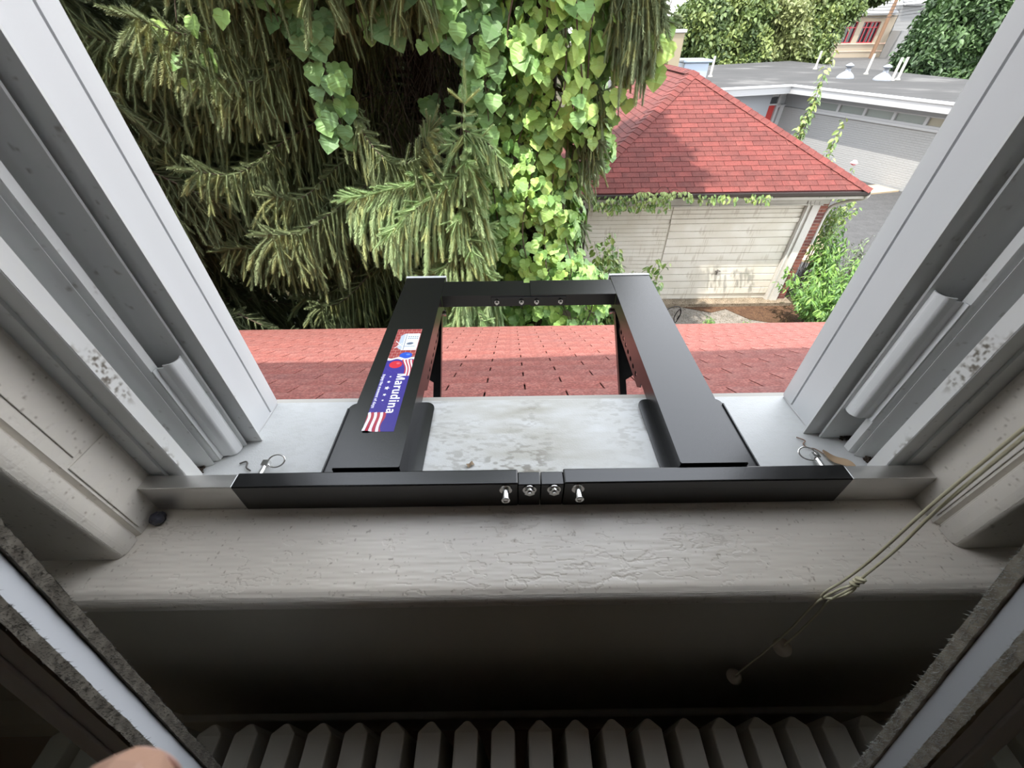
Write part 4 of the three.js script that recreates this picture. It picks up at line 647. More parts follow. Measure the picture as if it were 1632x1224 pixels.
function limb(L, wood, pts, o = {}) {
  const { hang = 0.7, sp = 0.06, s = 1, r = 0.022, sideP = 0.42, from = 0.15, tips = true, out = 0.55 } = o, c = new THREE.CatmullRomCurve3(pts.map((p) => p.isVector3 ? p : V(...p))), len = c.getLength();
  wood.push(taper(pts, r, 0.004, 20, 5));
  for (let l = len * from; l <= len; l += sp) {
    const t = l / len, p = c.getPointAt(Math.min(1, t)), tg = c.getTangentAt(Math.min(1, t)), sd = tg.clone().cross(UP).normalize(), pr = Math.pow(Math.sin(Math.PI * clamp(t * 0.82 + 0.1)), 0.7);
    for (const k of [-1, 1]) branchlet(L, p.clone().addScaledVector(sd, k * 0.012), sd.clone().multiplyScalar(k * out * rr(0.4, 1.1)).addScaledVector(tg, 0.5).add(V(0, -0.35, 0)), hang * pr * rr(0.45, 1.1), s * rr(0.9, 1.1), o.down ?? 0.8, sideP);
    twigAt(L[0], p, tg.clone().add(V(rr(-0.7, 0.7), rr(0, 0.7), rr(-0.7, 0.7))).normalize(), s);
  }
  if (tips) for (let k = 0; k < 5; k++) { const e = c.getPointAt(1), tg = c.getTangentAt(1); twigAt(L[0], e, k ? tg.clone().add(V(rr(-0.9, 0.9), rr(-0.4, 0.9), rr(-0.9, 0.9))).normalize() : tg, s * (k ? 0.8 : 1.1)); }
}
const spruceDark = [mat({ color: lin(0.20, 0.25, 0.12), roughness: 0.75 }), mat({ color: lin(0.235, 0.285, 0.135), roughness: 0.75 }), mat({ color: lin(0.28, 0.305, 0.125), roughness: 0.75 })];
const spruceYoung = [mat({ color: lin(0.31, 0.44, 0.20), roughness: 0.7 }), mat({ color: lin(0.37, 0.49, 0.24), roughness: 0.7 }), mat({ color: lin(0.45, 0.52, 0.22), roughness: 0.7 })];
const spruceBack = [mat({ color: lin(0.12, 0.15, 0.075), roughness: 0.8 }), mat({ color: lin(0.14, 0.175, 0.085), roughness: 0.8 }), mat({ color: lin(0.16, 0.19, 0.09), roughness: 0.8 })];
function finish(t, L, wood, mats, trunk) { part('trunk', trunk, M.bark, t); if (wood.length) part('limbs', wood, M.twigWood, t, 'stuff'); L.forEach((l, i) => l.length && instanced('needle_foliage', twigs[i], mats[i], l, t)); }
const nL = () => [[], [], []];

{ // the big spruce that fills the view outside the window
  seed(4242);
  const B = [-1.05, GROUND, -6.3], t = thing('spruce_tree', 'tall dark spruce with long drooping boughs beyond the porch roof', 'tree', B), L = nL(), wood = [];
  const go = (h, az, len, o = {}) => { // az: 0 = along -x, 90 = toward the window
    const a = THREE.MathUtils.degToRad(az), d = V(-Math.cos(a), 0, Math.sin(a)), s = V(B[0], h, B[2]), dr = o.drop ?? 0.45;
    limb(L, wood, [s, s.clone().addScaledVector(d, len * 0.3).add(V(0, 0.06, 0)), s.clone().addScaledVector(d, len * 0.65).add(V(rr(-0.1, 0.1), -dr * 0.5, 0)), s.clone().addScaledVector(d, len * 0.9).add(V(0, -dr, 0)), s.clone().addScaledVector(d, len).add(V(0, -dr + 0.1, 0))], o);
  };
  for (let h = -1.7; h < 1.9; h += 0.17) { const n = 4; for (let k = 0; k < n; k++) go(h + rr(-0.06, 0.06), rr(-30, 68), (h < -1.1 ? 2.5 : 3.15) - 0.12 * (h + 1.7) + rr(-0.35, 0.25), { hang: rr(0.55, 0.95), drop: rr(0.2, 0.55), sp: 0.07, s: 1.3 }); }
  // the pale bough across the upper left and its neighbours
  limb(L, wood, [[B[0], 0.75, B[2]], [-2.0, 0.55, -5.1], [-2.7, 0.33, -4.5], [-3.25, 0.42, -4.1], [-3.8, 0.66, -3.8]], { hang: 0.75, sp: 0.05, s: 1.3 });
  limb(L, wood, [[B[0], -0.2, B[2]], [-2.1, -0.35, -5.2], [-2.9, -0.62, -4.5], [-3.5, -0.72, -4.1], [-3.9, -0.6, -3.9]], { hang: 0.8, sp: 0.055, s: 1.3 });
  limb(L, wood, [[B[0], -0.7, B[2]], [-1.9, -0.85, -5.2], [-2.4, -1.15, -4.6], [-2.75, -1.35, -4.2], [-3.05, -1.3, -4.0]], { hang: 0.7, sp: 0.055, s: 1.3 });
  limb(L, wood, [[B[0], -0.45, B[2]], [-1.65, -0.5, -5.3], [-1.9, -0.8, -4.8], [-2.05, -1.0, -4.35]], { hang: 0.7, sp: 0.055, s: 1.3 });
  // curved bough with an upturned tip right of it
  limb(L, wood, [[-1.8, 0.35, -4.7], [-1.5, -0.12, -4.35], [-1.22, -0.44, -4.1], [-0.96, -0.47, -3.95], [-0.78, -0.36, -3.9], [-0.69, -0.19, -3.9]], { hang: 0.42, sp: 0.045, r: 0.016, s: 1.3, from: 0.05 });
  // curtains high in front of the trunk
  for (let i = 0; i < 9; i++) { const x = -2.0 + i * 0.17, z = rr(-4.9, -4.3); limb(L, wood, [[B[0], 1.25, B[2]], [x * 0.6 - 0.5, 1.15, (B[2] + z) / 2], [x, 0.9, z], [x + rr(-0.2, 0.2), 0.78, z + 0.35]], { hang: rr(0.55, 1.0), sp: 0.07, from: 0.5, s: 1.2 }); }
  // shaded boughs low and far round the trunk
  for (let h = -3.9; h < 1.6; h += 0.24) for (let k = 0; k < 4; k++) go(h, rr(100, 330), rr(1.3, 2.1), { hang: rr(0.5, 0.9), drop: rr(0.2, 0.5), sp: 0.10, sideP: 0.6, s: 1.25 });
  for (let h = 6.4; h < 8.6; h += 0.4) for (let k = 0; k < 8; k++) go(h, rr(0, 360), (1.9 - 0.32 * (h - 6)) * rr(0.8, 1.15), { hang: rr(0.6, 0.9), drop: rr(0.2, 0.5), sp: 0.14, sideP: 0.7, s: 3 });
  for (let h = 2.0; h < 6.4; h += 0.3) for (let k = 0; k < 13; k++) go(h, rr(0, 360), (3.1 - 0.3 * (h - 2)) * rr(0.75, 1.1), { hang: rr(0.7, 1.0), drop: rr(0.2, 0.5), sp: 0.11, sideP: 0.7, s: 2.3 });
  for (let h = -3.9; h < -1.4; h += 0.2) for (let k = 0; k < 4; k++) go(h, rr(-20, 80), rr(1.5, 2.2), { hang: rr(0.4, 0.7), drop: rr(0.2, 0.5), sp: 0.11, sideP: 0.6, s: 1.2 });
  // dead twigs hanging in the dark inside
  const dg = new THREE.CylinderGeometry(0.002, 0.0035, 1, 4, 1, true).translate(0, -0.5, 0), dl = [];
  for (let i = 0; i < 3400; i++) { const p = V(rr(-2.6, 0.3), rr(-3.6, 1.5), rr(-6.3, -5.0)); qa.setFromEuler(new THREE.Euler(rr(-0.5, 0.5), 0, rr(-0.7, 0.7))); dl.push(new THREE.Matrix4().compose(p, qa, V(rr(0.6, 1.6), rr(0.25, 0.9), 1))); }
  instanced('dead_twigs', dg, M.dead, dl, t);
  finish(t, L, wood, spruceDark, taper([[B[0], GROUND, B[2]], [B[0] - 0.03, -2, B[2]], [B[0] + 0.02, 2.6, B[2]], [B[0], 9.0, B[2]]], 0.24, 0.03, 14, 14));
}
{ // the tree that the vine has climbed, one heavy bough hanging on its garage side
  seed(999);
  const B = [0.36, GROUND, -4.95], t = thing('spruce_tree', 'vine covered spruce trunk with one heavy bough hanging before the garage', 'tree', B), L = nL(), wood = [];
  for (let i = 0; i < 5; i++) limb(L, wood, [[B[0], 1.35 - i * 0.1, B[2]], [0.7, 1.2 - i * 0.08, -4.75], [0.98 + i * 0.06, 0.98 - i * 0.06, -4.5 + i * 0.04], [1.16 + i * 0.045, 0.72 - i * 0.05, -4.38]], { hang: [1.15, 1.0, 0.9, 0.75, 0.6][i], sp: 0.045, from: 0.45, s: 1.35, out: 0.25 });
  for (let i = 0; i < 4; i++) limb(L, wood, [[B[0], 0.25 - i * 0.22, B[2]], [0.72, 0.16 - i * 0.22, -4.7], [0.93, 0.0 - i * 0.2, -4.5]], { hang: 0.5, sp: 0.05, from: 0.4, out: 0.3 });
  for (let i = 0; i < 16; i++) { const a = rr(0, 6.28), h = rr(-3.6, 1.4); limb(L, wood, [[B[0], h, B[2]], [B[0] + 0.3 * Math.cos(a), h - 0.02, B[2] + 0.2 * Math.sin(a)], [B[0] + 0.6 * Math.cos(a), h - 0.2, B[2] - 0.1 + 0.35 * Math.sin(a)]], { hang: 0.5, sp: 0.09, sideP: 0.5 }); }
  finish(t, L, wood, [mat({ color: lin(0.22, 0.28, 0.15), roughness: 0.75 }), mat({ color: lin(0.26, 0.32, 0.17), roughness: 0.75 }), spruceDark[2]], taper([[B[0], GROUND, B[2]], [B[0], -1, B[2]], [B[0] + 0.03, 1.7, B[2]]], 0.2, 0.12, 12, 12));
}
{ // young spruce: pale, with a candle of fat new shoots
  seed(31337);
  const B = [-0.62, GROUND, -4.05], t = thing('young_spruce', 'pale young spruce with an upright leader in front of the dark spruce', 'tree', B), L = nL(), wood = [];
  const T = V(-0.36, 0.13, -3.9), ax = (y) => new THREE.Vector3(-0.62, y, -4.05).lerp(T, clamp((y + 2.6) / 2.7) ** 1.2).setY(y);
  const up = (p, d, s) => twigAt(L[Math.floor(rnd() * 3)], p, V(...d).normalize(), s);
  for (let i = 0; i < 2; i++) up(T.clone().add(V(0, -0.06 + i * 0.05, 0)), [0.04, 1, 0], 1.25);
  for (const [y, n, e, s] of [[0.0, 4, 0.8, 1.35], [-0.09, 6, 0.2, 0.9], [-0.16, 7, -0.1, 0.95], [-0.24, 8, -0.7, 1.2]]) for (let k = 0; k < n; k++) { const a = k / n * 6.28 + y * 30; up(ax(y), [Math.cos(a), e + rr(-0.1, 0.1), Math.sin(a)], s); }
  for (let y = 0.05; y > -0.3; y -= 0.06) up(ax(y), [0, 1, 0], 0.9);
  for (let i = 0; i < 34; i++) { // whorls, longer downwards, hanging close
    const y = -0.24 - i * 0.058, f = (i + 2) / 34, a = i * 2.4 + 0.4, len = 0.07 + 0.44 * f, p = ax(y), d = V(Math.cos(a), 0, Math.sin(a));
    limb(L, wood, [p, p.clone().addScaledVector(d, len * 0.5).add(V(0, 0.02, 0)), p.clone().addScaledVector(d, len).add(V(-0.06 * f, -0.12 * f, 0))], { hang: 0.28 + 0.36 * f, sp: 0.036, s: 1.3, r: 0.01, from: 0.1, out: 0.22, down: 1.3, sideP: 0.28 });
  }
  limb(L, wood, [ax(-0.46), [-0.78, -0.58, -3.85], [-1.08, -0.63, -3.72], [-1.44, -0.68, -3.66]], { hang: 0.62, sp: 0.03, s: 1.3, r: 0.012, out: 0.15, down: 1.3, sideP: 0.28 });
  limb(L, wood, [ax(-0.55), [-0.75, -0.72, -3.75], [-0.98, -0.85, -3.6], [-1.12, -0.95, -3.5]], { hang: 0.65, sp: 0.034, s: 1.3, r: 0.012, out: 0.15, down: 1.3, sideP: 0.28 });
  limb(L, wood, [ax(-0.2), [-0.2, -0.28, -3.85], [-0.08, -0.42, -3.8]], { hang: 0.3, sp: 0.05, s: 1.15, r: 0.01, out: 0.25 });
  finish(t, L, wood, spruceYoung, taper([[B[0], GROUND, B[2]], [-0.6, -1.6, -4.04], [-0.45, -0.4, -3.95], [T.x, T.y, T.z]], 0.06, 0.008, 24, 8));
}
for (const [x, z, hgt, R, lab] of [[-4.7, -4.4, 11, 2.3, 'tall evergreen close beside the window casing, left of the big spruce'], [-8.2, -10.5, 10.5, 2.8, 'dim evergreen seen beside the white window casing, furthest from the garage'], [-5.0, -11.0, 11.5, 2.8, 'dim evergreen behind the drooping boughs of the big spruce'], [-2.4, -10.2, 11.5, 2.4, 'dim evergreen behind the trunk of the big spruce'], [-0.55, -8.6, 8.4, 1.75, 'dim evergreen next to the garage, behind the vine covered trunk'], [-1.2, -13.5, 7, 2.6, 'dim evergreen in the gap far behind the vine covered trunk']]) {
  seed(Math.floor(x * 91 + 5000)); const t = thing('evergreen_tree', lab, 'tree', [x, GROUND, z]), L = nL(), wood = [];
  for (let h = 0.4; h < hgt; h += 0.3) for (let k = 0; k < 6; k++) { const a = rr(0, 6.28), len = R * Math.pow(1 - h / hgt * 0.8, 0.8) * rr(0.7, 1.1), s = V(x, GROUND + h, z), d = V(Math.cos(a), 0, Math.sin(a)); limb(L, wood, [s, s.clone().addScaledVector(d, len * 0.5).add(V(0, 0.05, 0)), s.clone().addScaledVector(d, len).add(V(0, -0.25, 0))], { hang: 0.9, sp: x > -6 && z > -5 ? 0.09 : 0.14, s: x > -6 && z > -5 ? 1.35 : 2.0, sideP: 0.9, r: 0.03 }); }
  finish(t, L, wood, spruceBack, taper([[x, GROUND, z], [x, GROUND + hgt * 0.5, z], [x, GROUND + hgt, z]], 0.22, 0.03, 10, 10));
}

// ------------------------------------------------------------------ leaves
function leafShape(lobes, w = 1) { // unit leaf: stalk at origin, tip at -y; folded along the midrib and drooping
  const half = lobes === 'vine' ? [[0, 0], [0.16, 0.10], [0.36, 0.06], [0.52, -0.10], [0.47, -0.30], [0.56, -0.42], [0.45, -0.56], [0.33, -0.70], [0.18, -0.84], [0, -0.98]] : [[0, 0], [0.14, -0.10], [0.27, -0.34], [0.25, -0.6], [0.12, -0.86], [0, -1]];
  const v = [], z = (x, y) => (lobes === 'vine' ? 0.16 : 0.30) * Math.abs(x) - 0.14 * y * y + (lobes === 'vine' ? 0.03 * Math.sin(9 * y + 5 * x) : 0);
  const P = (x, y) => [x * w, y, z(x, y)], mid = (y) => [0, y, z(0, y)];
  for (const s of [1, -1]) for (let i = 0; i < half.length - 1; i++) {
    const a = P(half[i][0] * s, half[i][1]), b = P(half[i + 1][0] * s, half[i + 1][1]), c = mid(Math.min(0, half[i][1])), d = mid(Math.min(0, half[i + 1][1]));
    const t = s > 0 ? [a, c, b, b, c, d] : [a, b, c, b, d, c]; for (const q of t) v.push(...q);
  }
  const g = new THREE.BufferGeometry(); g.setAttribute('position', new THREE.Float32BufferAttribute(v, 3)); g.computeVertexNormals(); return wuv(g);
}
const vineLeaf = leafShape('vine'), ovalLeaf = leafShape('oval'), narrowLeaf = leafShape('oval', 0.6);
// leaf pose: hangs at p, its face looks along n, tip pointing down
function leafM(p, n, s, roll = 0) { const z = n.clone().normalize(), y = UP.clone().addScaledVector(z, -z.y); if (y.lengthSq() < 0.01) y.set(0, 0, -1); y.normalize(); const x = y.clone().cross(z); return new THREE.Matrix4().makeBasis(x, y, z).multiply(new THREE.Matrix4().makeRotationZ(roll)).scale(V(s, s, s)).setPosition(p.x, p.y, p.z); }
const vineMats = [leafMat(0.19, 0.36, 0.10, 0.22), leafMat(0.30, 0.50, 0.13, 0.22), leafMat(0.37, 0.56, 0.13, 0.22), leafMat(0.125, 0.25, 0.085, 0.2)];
{
  seed(2024);
  const t = thing('climbing_vine', 'broad leaved green climbing vine covering the trunk beside the garage', 'vine', [0.36, GROUND, -4.4]), stems = [], all = [];
  const bump = (y, a) => 1 + 0.22 * Math.sin(y * 3.1 + a * 2) + 0.16 * Math.sin(y * 7.3 + a * 3 + 1) + 0.1 * Math.sin(y * 13 + a * 7);
  const at = (y, a) => { const R = 0.585 * bump(y, a) * (y < -1.6 ? 1 + 0.32 * (-1.6 - y) : 1) * (y > 0.3 ? 1.08 : 1); return V(0.37 + 0.09 * Math.sin(y * 1.7) + R * Math.sin(a), y, -4.9 + R * 0.9 * Math.cos(a)); };
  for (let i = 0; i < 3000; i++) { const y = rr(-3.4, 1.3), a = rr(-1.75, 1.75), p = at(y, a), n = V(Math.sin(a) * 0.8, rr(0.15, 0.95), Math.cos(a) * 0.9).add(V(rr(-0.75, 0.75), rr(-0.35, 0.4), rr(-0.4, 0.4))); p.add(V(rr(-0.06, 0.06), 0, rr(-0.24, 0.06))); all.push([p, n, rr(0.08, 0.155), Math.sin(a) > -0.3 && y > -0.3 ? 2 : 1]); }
  for (let i = 0; i < 9; i++) { const a = -1.3 + i * 0.32; stems.push(tube(Array.from({ length: 14 }, (_, k) => at(-4.4 + k * 0.44, a + 0.2 * Math.sin(k + i)).add(V(0, 0, -0.06))), 0.008, 60, 5)); }
  // strands hanging over the dark spruce
  for (const [x, y1, y0, z, n, w] of [[-1.62, 0.95, -0.32, -4.25, 46, 0.13], [-1.25, 1.0, 0.45, -4.3, 12, 0.2], [-0.92, 1.0, 0.45, -4.35, 10, 0.2], [-0.55, 1.0, 0.25, -4.4, 22, 0.2], [-0.22, 1.0, -0.3, -4.45, 50, 0.18], [-1.95, 1.0, 0.5, -4.3, 16, 0.25], [-0.75, -0.05, -0.42, -4.9, 12, 0.16], [0.86, 1.1, 0.15, -4.62, 40, 0.14], [1.05, 0.3, -0.2, -4.42, 10, 0.1], [1.32, 0.5, 0.18, -4.3, 8, 0.06]]) {
    stems.push(tube([[x + 0.1, y1 + 0.2, z - 0.12], [x, (y1 + y0) / 2 + 0.1, z - 0.03], [x + 0.03, y0, z]], 0.005, 20, 5));
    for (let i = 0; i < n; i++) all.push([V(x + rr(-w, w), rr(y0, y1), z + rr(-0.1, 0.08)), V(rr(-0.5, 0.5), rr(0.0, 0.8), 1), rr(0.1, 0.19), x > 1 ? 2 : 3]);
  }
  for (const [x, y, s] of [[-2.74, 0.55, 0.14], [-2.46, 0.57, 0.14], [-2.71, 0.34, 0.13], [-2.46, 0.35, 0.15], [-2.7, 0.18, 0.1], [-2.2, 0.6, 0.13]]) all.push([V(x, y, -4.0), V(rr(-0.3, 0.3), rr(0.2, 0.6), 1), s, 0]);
  stems.push(tube([[-2.4, 1.1, -4.4], [-2.55, 0.8, -4.15], [-2.62, 0.5, -4.02], [-2.7, 0.3, -4.02]], 0.005, 20, 5));
  camera.updateMatrixWorld();
  for (const l of all) { const q = l[0].clone().project(camera); l[4] = (Math.abs(q.x) < 1 && Math.abs(q.y) < 1.02 && q.y > -0.02 ? 0 : 50) + l[0].distanceTo(camera.position) - l[2] * 6; }
  all.sort((a, b) => a[4] - b[4]);
  const rest = [[], [], [], []];
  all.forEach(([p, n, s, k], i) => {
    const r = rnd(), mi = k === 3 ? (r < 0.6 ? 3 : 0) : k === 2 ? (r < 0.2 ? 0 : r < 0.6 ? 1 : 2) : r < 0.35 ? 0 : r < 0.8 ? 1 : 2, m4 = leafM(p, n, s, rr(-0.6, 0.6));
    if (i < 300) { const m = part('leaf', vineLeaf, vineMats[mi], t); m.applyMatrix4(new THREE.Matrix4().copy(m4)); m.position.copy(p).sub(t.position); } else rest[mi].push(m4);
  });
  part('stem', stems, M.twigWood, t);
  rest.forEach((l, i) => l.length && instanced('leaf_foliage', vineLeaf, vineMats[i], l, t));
}
// a bushy plant: arching stems set with leaves
function bush(name, label, cat, base, n, hgt, spread, size, mats, o = {}) {
  const { geo = ovalLeaf, per = 26, lean = [0, 0], flat = 0.5, group, start = 0.2 } = o, t = thing(name, label, cat, base, group), stems = [], L = mats.map(() => []);
  for (let i = 0; i < n; i++) {
    const a = rr(0, 6.28), f = Math.sqrt(rnd()), h = hgt * rr(o.even ?? 0.55, 1) * (1 - 0.3 * f), e = V(base[0] + Math.cos(a) * spread * f + lean[0], base[1] + h, base[2] + Math.sin(a) * spread * f * (o.deep ?? 1) + lean[1]), b = V(base[0] + rr(-0.1, 0.1), base[1], base[2] + rr(-0.1, 0.1));
    const pts = [b, b.clone().lerp(e, 0.5).add(V(0, h * 0.16, 0)), e]; stems.push(taper(pts, o.r ?? 0.008, 0.002, 10, 4)); const c = new THREE.CatmullRomCurve3(pts);
    for (let k = 0; k < per; k++) { const q = c.getPoint(start + (1 - start) * (k + rnd()) / per), d = V(rr(-1, 1), 0, rr(-1, 1)).normalize(); L[Math.floor(rnd() * mats.length)].push(leafM(q.add(d.clone().multiplyScalar(size * 0.3)), d.clone().multiplyScalar(flat).add(V(0, rr(0.2, 1), 0.25)), size * rr(0.6, 1.15), rr(-1, 1))); }
  }
  part('stems', stems, M.twigWood, t, 'stuff'); L.forEach((l, i) => l.length && instanced('leaf_foliage', geo, mats[i], l, t)); return t;
}
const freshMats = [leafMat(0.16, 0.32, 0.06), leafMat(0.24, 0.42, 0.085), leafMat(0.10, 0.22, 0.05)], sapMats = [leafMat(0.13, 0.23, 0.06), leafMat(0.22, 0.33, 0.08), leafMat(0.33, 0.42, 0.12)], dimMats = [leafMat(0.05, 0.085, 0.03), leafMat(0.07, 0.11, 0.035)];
seed(61); bush('garden_shrub', 'bright green leafy shrub growing beside the white garage door post', 'shrub', [6.45, GROUND, -7.1], 70, 1.75, 1.0, 0.13, freshMats, { geo: narrowLeaf, per: 34, deep: 0.85 });
seed(62); bush('garden_shrub', 'taller feathery green shrub against the brick pier of the garage', 'shrub', [7.0, GROUND, -8.2], 40, 2.1, 0.45, 0.14, freshMats, { geo: narrowLeaf, per: 26 });
seed(63); bush('garden_shrub', 'wispy grey green bush at the edge of the asphalt beyond the bright shrub', 'shrub', [7.5, GROUND, -7.9], 40, 1.9, 0.6, 0.09, [leafMat(0.16, 0.22, 0.12), leafMat(0.22, 0.3, 0.15)], { geo: narrowLeaf, per: 22 });
seed(64); { const t = bush('rose_bush', 'tall rose bush with pale pink blooms beside the garage downspout', 'rose bush', [7.08, GROUND, -8.75], 22, 3.1, 0.45, 0.085, sapMats, { per: 40, start: 0.45, even: 0.7 });
  const petal = new THREE.SphereGeometry(0.055, 10, 6, 0, 6.3, 0, 1.9), pm = mat({ color: lin(0.75, 0.42, 0.45), roughness: 0.6 }); for (const [x, y, z] of [[6.72, -1.8, -8.6], [6.98, -1.65, -8.75], [6.85, -1.98, -8.55], [7.1, -2.1, -8.5]]) { const b = part('bloom', [petal.clone().rotateX(0.6), petal.clone().scale(0.7, 0.9, 0.7).rotateX(-0.5), petal.clone().scale(1.2, 0.5, 1.2)], pm, t); b.position.add(V(x, y, z)); } }
seed(65); bush('sapling', 'slim small leaved sapling growing in front of the garage siding', 'sapling', [1.72, GROUND, -5.5], 30, 3.5, 0.75, 0.1, sapMats, { per: 62, start: 0.3, deep: 0.5, r: 0.01 });
seed(66); bush('tall_shoot', 'tall thin leafy shoot rising behind the hip of the garage roof', 'plant', [7.25, GROUND, -11.2], 8, 5.4, 0.15, 0.13, sapMats, { per: 42, start: 0.25, lean: [-0.1, 0], r: 0.012, even: 0.82 });
seed(67); bush('tall_shoot', 'shorter leafy shoot at the lower part of the garage roof hip', 'plant', [7.85, GROUND, -10.9], 5, 3.9, 0.16, 0.14, sapMats, { per: 30, start: 0.5, r: 0.012, even: 0.75 });
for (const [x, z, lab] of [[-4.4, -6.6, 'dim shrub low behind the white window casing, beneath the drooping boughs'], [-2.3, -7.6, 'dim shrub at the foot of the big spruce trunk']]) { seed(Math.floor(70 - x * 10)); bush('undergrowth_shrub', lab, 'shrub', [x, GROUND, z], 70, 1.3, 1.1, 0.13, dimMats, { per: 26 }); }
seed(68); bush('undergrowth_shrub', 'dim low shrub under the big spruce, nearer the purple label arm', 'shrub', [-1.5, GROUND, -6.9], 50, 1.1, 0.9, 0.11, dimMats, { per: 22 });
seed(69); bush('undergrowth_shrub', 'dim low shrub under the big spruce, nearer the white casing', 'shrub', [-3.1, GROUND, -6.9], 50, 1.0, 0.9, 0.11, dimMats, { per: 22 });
seed(70); { // creeper along the garage gutter
  const t = thing('gutter_creeper', 'thin leafy creeper trailing along the garage gutter', 'vine', [3.2, -2.1, -7.75]), L = [[], [], []], st = [];
  for (const [x0, x1, n, dy] of [[1.6, 3.05, 240, 0.2], [3.3, 4.3, 70, 0.06], [4.45, 4.9, 40, 0.06]]) { st.push(tube([[x0, -1.98, -7.74], [(x0 + x1) / 2, -2.0, -7.73], [x1, -1.97, -7.74]], 0.006, 20, 4)); for (let i = 0; i < n; i++) L[Math.floor(rnd() * 3)].push(leafM(V(rr(x0, x1), -1.98 + rr(-dy, 0.07), -7.72 + rr(-0.05, 0.08)), V(rr(-0.6, 0.6), rr(0.1, 1), 1), rr(0.05, 0.1), rr(-1, 1))); }
  for (let s = 0; s < 5; s++) { const x = rr(2.1, 3.1), pts = [[x, -1.95, -7.72], [x + 0.15, -1.8 + rr(-0.1, 0.1), -7.6], [x + 0.3, -1.85, -7.5]]; st.push(tube(pts, 0.004, 10, 4)); for (let i = 0; i < 14; i++) { const k = i / 13; L[2].push(leafM(V(x + 0.3 * k, -1.95 + 0.14 * Math.sin(k * 2.6), -7.72 + 0.22 * k), V(rr(-0.6, 0.6), 0.8, 0.6), rr(0.06, 0.1), rr(-1, 1))); } }
  part('stem', st, M.twigWood, t); L.forEach((l, i) => instanced('leaf_foliage', ovalLeaf, sapMats[i], l, t));
}
for (const [x, z, i] of [[4.35, -7.3, 0], [5.15, -7.1, 1], [5.45, -6.95, 2]]) { seed(80 + i); bush('weed_tuft', ['small green weed on the driveway nearest the door handle', 'small weed at the edge of the brown leaf litter', 'small weed on the driveway nearest the bright shrub'][i], 'weed', [x, GROUND, z], 9, 0.22, 0.14, 0.09, freshMats, { geo: narrowLeaf, per: 6, r: 0.003 }); }
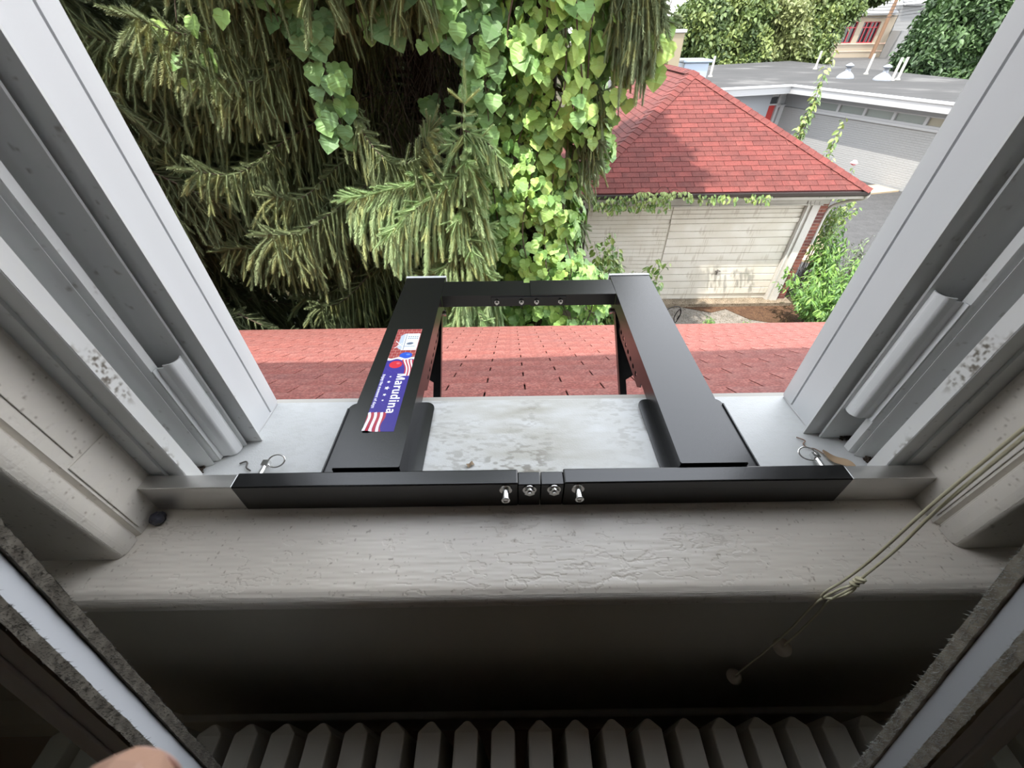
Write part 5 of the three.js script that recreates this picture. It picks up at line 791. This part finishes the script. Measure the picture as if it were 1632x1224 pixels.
// broadleaf trees beyond the flat roof: crowns of leaf sprays on branches
const sprayGeo = (() => { seed(909); const l = []; for (let i = 0; i < 12; i++) { const n = V(rr(-1, 1), rr(0.1, 1.2), rr(-1, 1)); l.push(ovalLeaf.clone().applyMatrix4(leafM(V(rr(-0.5, 0.5), rr(-0.35, 0.35), rr(-0.5, 0.5)), n, rr(0.3, 0.5), rr(-2, 2)))); } return merged(l); })();
function broadleaf(label, base, blobs, size, mats, sd) {
  seed(sd); const t = thing('broadleaf_tree', label, 'tree', base), L = mats.map(() => []), w = [taper([base, [base[0], base[1] + 2, base[2]], [base[0] + 0.2, base[1] + 4.2, base[2]]], 0.35, 0.12, 10, 9)], br = [];
  for (const [x, y, z, r, n, ry = 1] of blobs) {
    br.push(taper([[base[0], base[1] + 1.6, base[2]], [(base[0] + x) / 2, (base[1] + 2 + y) / 2, (base[2] + z) / 2], [x, y, z]], 0.12, 0.03, 10, 6));
    const sub = Array.from({ length: 26 }, () => { const d = V(rr(-1, 1), rr(-0.9, 1), rr(-1, 1)).normalize(); return V(x + d.x * r * 0.75, y + d.y * r * ry * 0.75, z + d.z * r * 0.75); });
    for (let i = 0; i < n; i++) { const c = sub[Math.floor(rnd() * sub.length)], d = V(rr(-1, 1), rr(-1, 1), rr(-1, 1)).normalize().multiplyScalar(r * 0.36 * Math.cbrt(rnd())); const q = c.clone().add(d), h = Math.floor(hash(Math.round(c.x * 50), Math.round(c.y * 50), 3) * mats.length); L[rnd() < 0.6 ? h : Math.floor(rnd() * mats.length)].push(new THREE.Matrix4().compose(q, new THREE.Quaternion().setFromEuler(new THREE.Euler(rr(-0.5, 0.5), rr(0, 6.28), rr(-0.5, 0.5))), V(size, size, size).multiplyScalar(rr(0.7, 1.2)))); }
  }
  part('trunk', w, M.bark, t); part('branches', br, M.bark, t, 'stuff'); L.forEach((l, i) => instanced('leaf_foliage', sprayGeo, mats[i], l, t));
}
const bgA = [leafMat(0.06, 0.10, 0.025, 0.2), leafMat(0.10, 0.15, 0.035, 0.2), leafMat(0.17, 0.22, 0.055, 0.2)], bgB = [leafMat(0.035, 0.075, 0.022, 0.2), leafMat(0.065, 0.125, 0.035, 0.2)], bgC = [leafMat(0.15, 0.19, 0.055, 0.3), leafMat(0.19, 0.22, 0.07, 0.3)];
broadleaf('dense green tree behind the flat roof, next to the cream chimney block', [17.2, -3.4, -43], [[15.2, 0.2, -42, 2.1, 1300], [18.2, 0.7, -42.5, 2.3, 1700], [16.6, -1.3, -41.5, 1.9, 1000], [19.0, -1.2, -41.8, 1.9, 1000], [13.6, -0.6, -43, 1.6, 800]], 0.8, bgA, 301);
broadleaf('yellow green tree behind the flat roof, in the middle of the row', [21.6, -3.4, -43], [[21.6, 0.2, -42, 2.0, 1500], [22.2, -1.3, -41.6, 1.7, 1100], [20.6, -1.9, -41.2, 1.1, 500], [23.2, 1.2, -43, 1.9, 1000]], 0.75, bgC, 302);
broadleaf('taller tree whose boughs reach over the red windowed building', [24.9, -3.3, -43.5], [[24.7, 0.4, -43, 2.0, 1500], [24.4, -1.1, -42, 1.6, 1100], [26.0, 1.6, -43, 1.6, 1100], [28.2, 2.3, -43, 1.2, 600, 0.5], [30.2, 2.7, -43.5, 1.1, 400, 0.45]], 0.75, bgA, 303);
broadleaf('deep green tree behind the far end of the flat roof, beside the window casing', [28.5, GROUND, -31.5], [[26.4, -1.2, -31.5, 1.9, 1400], [28.6, -0.6, -31, 2.3, 1900], [27.2, 0.6, -32, 2.0, 1400], [31.4, -0.8, -30.5, 2.4, 1700], [30.0, 1.2, -32, 2.2, 1400], [33.5, 0.2, -31, 2.2, 1000], [26.6, -2.5, -31, 1.4, 700]], 0.7, bgB, 304);

renderer.render(scene, camera);
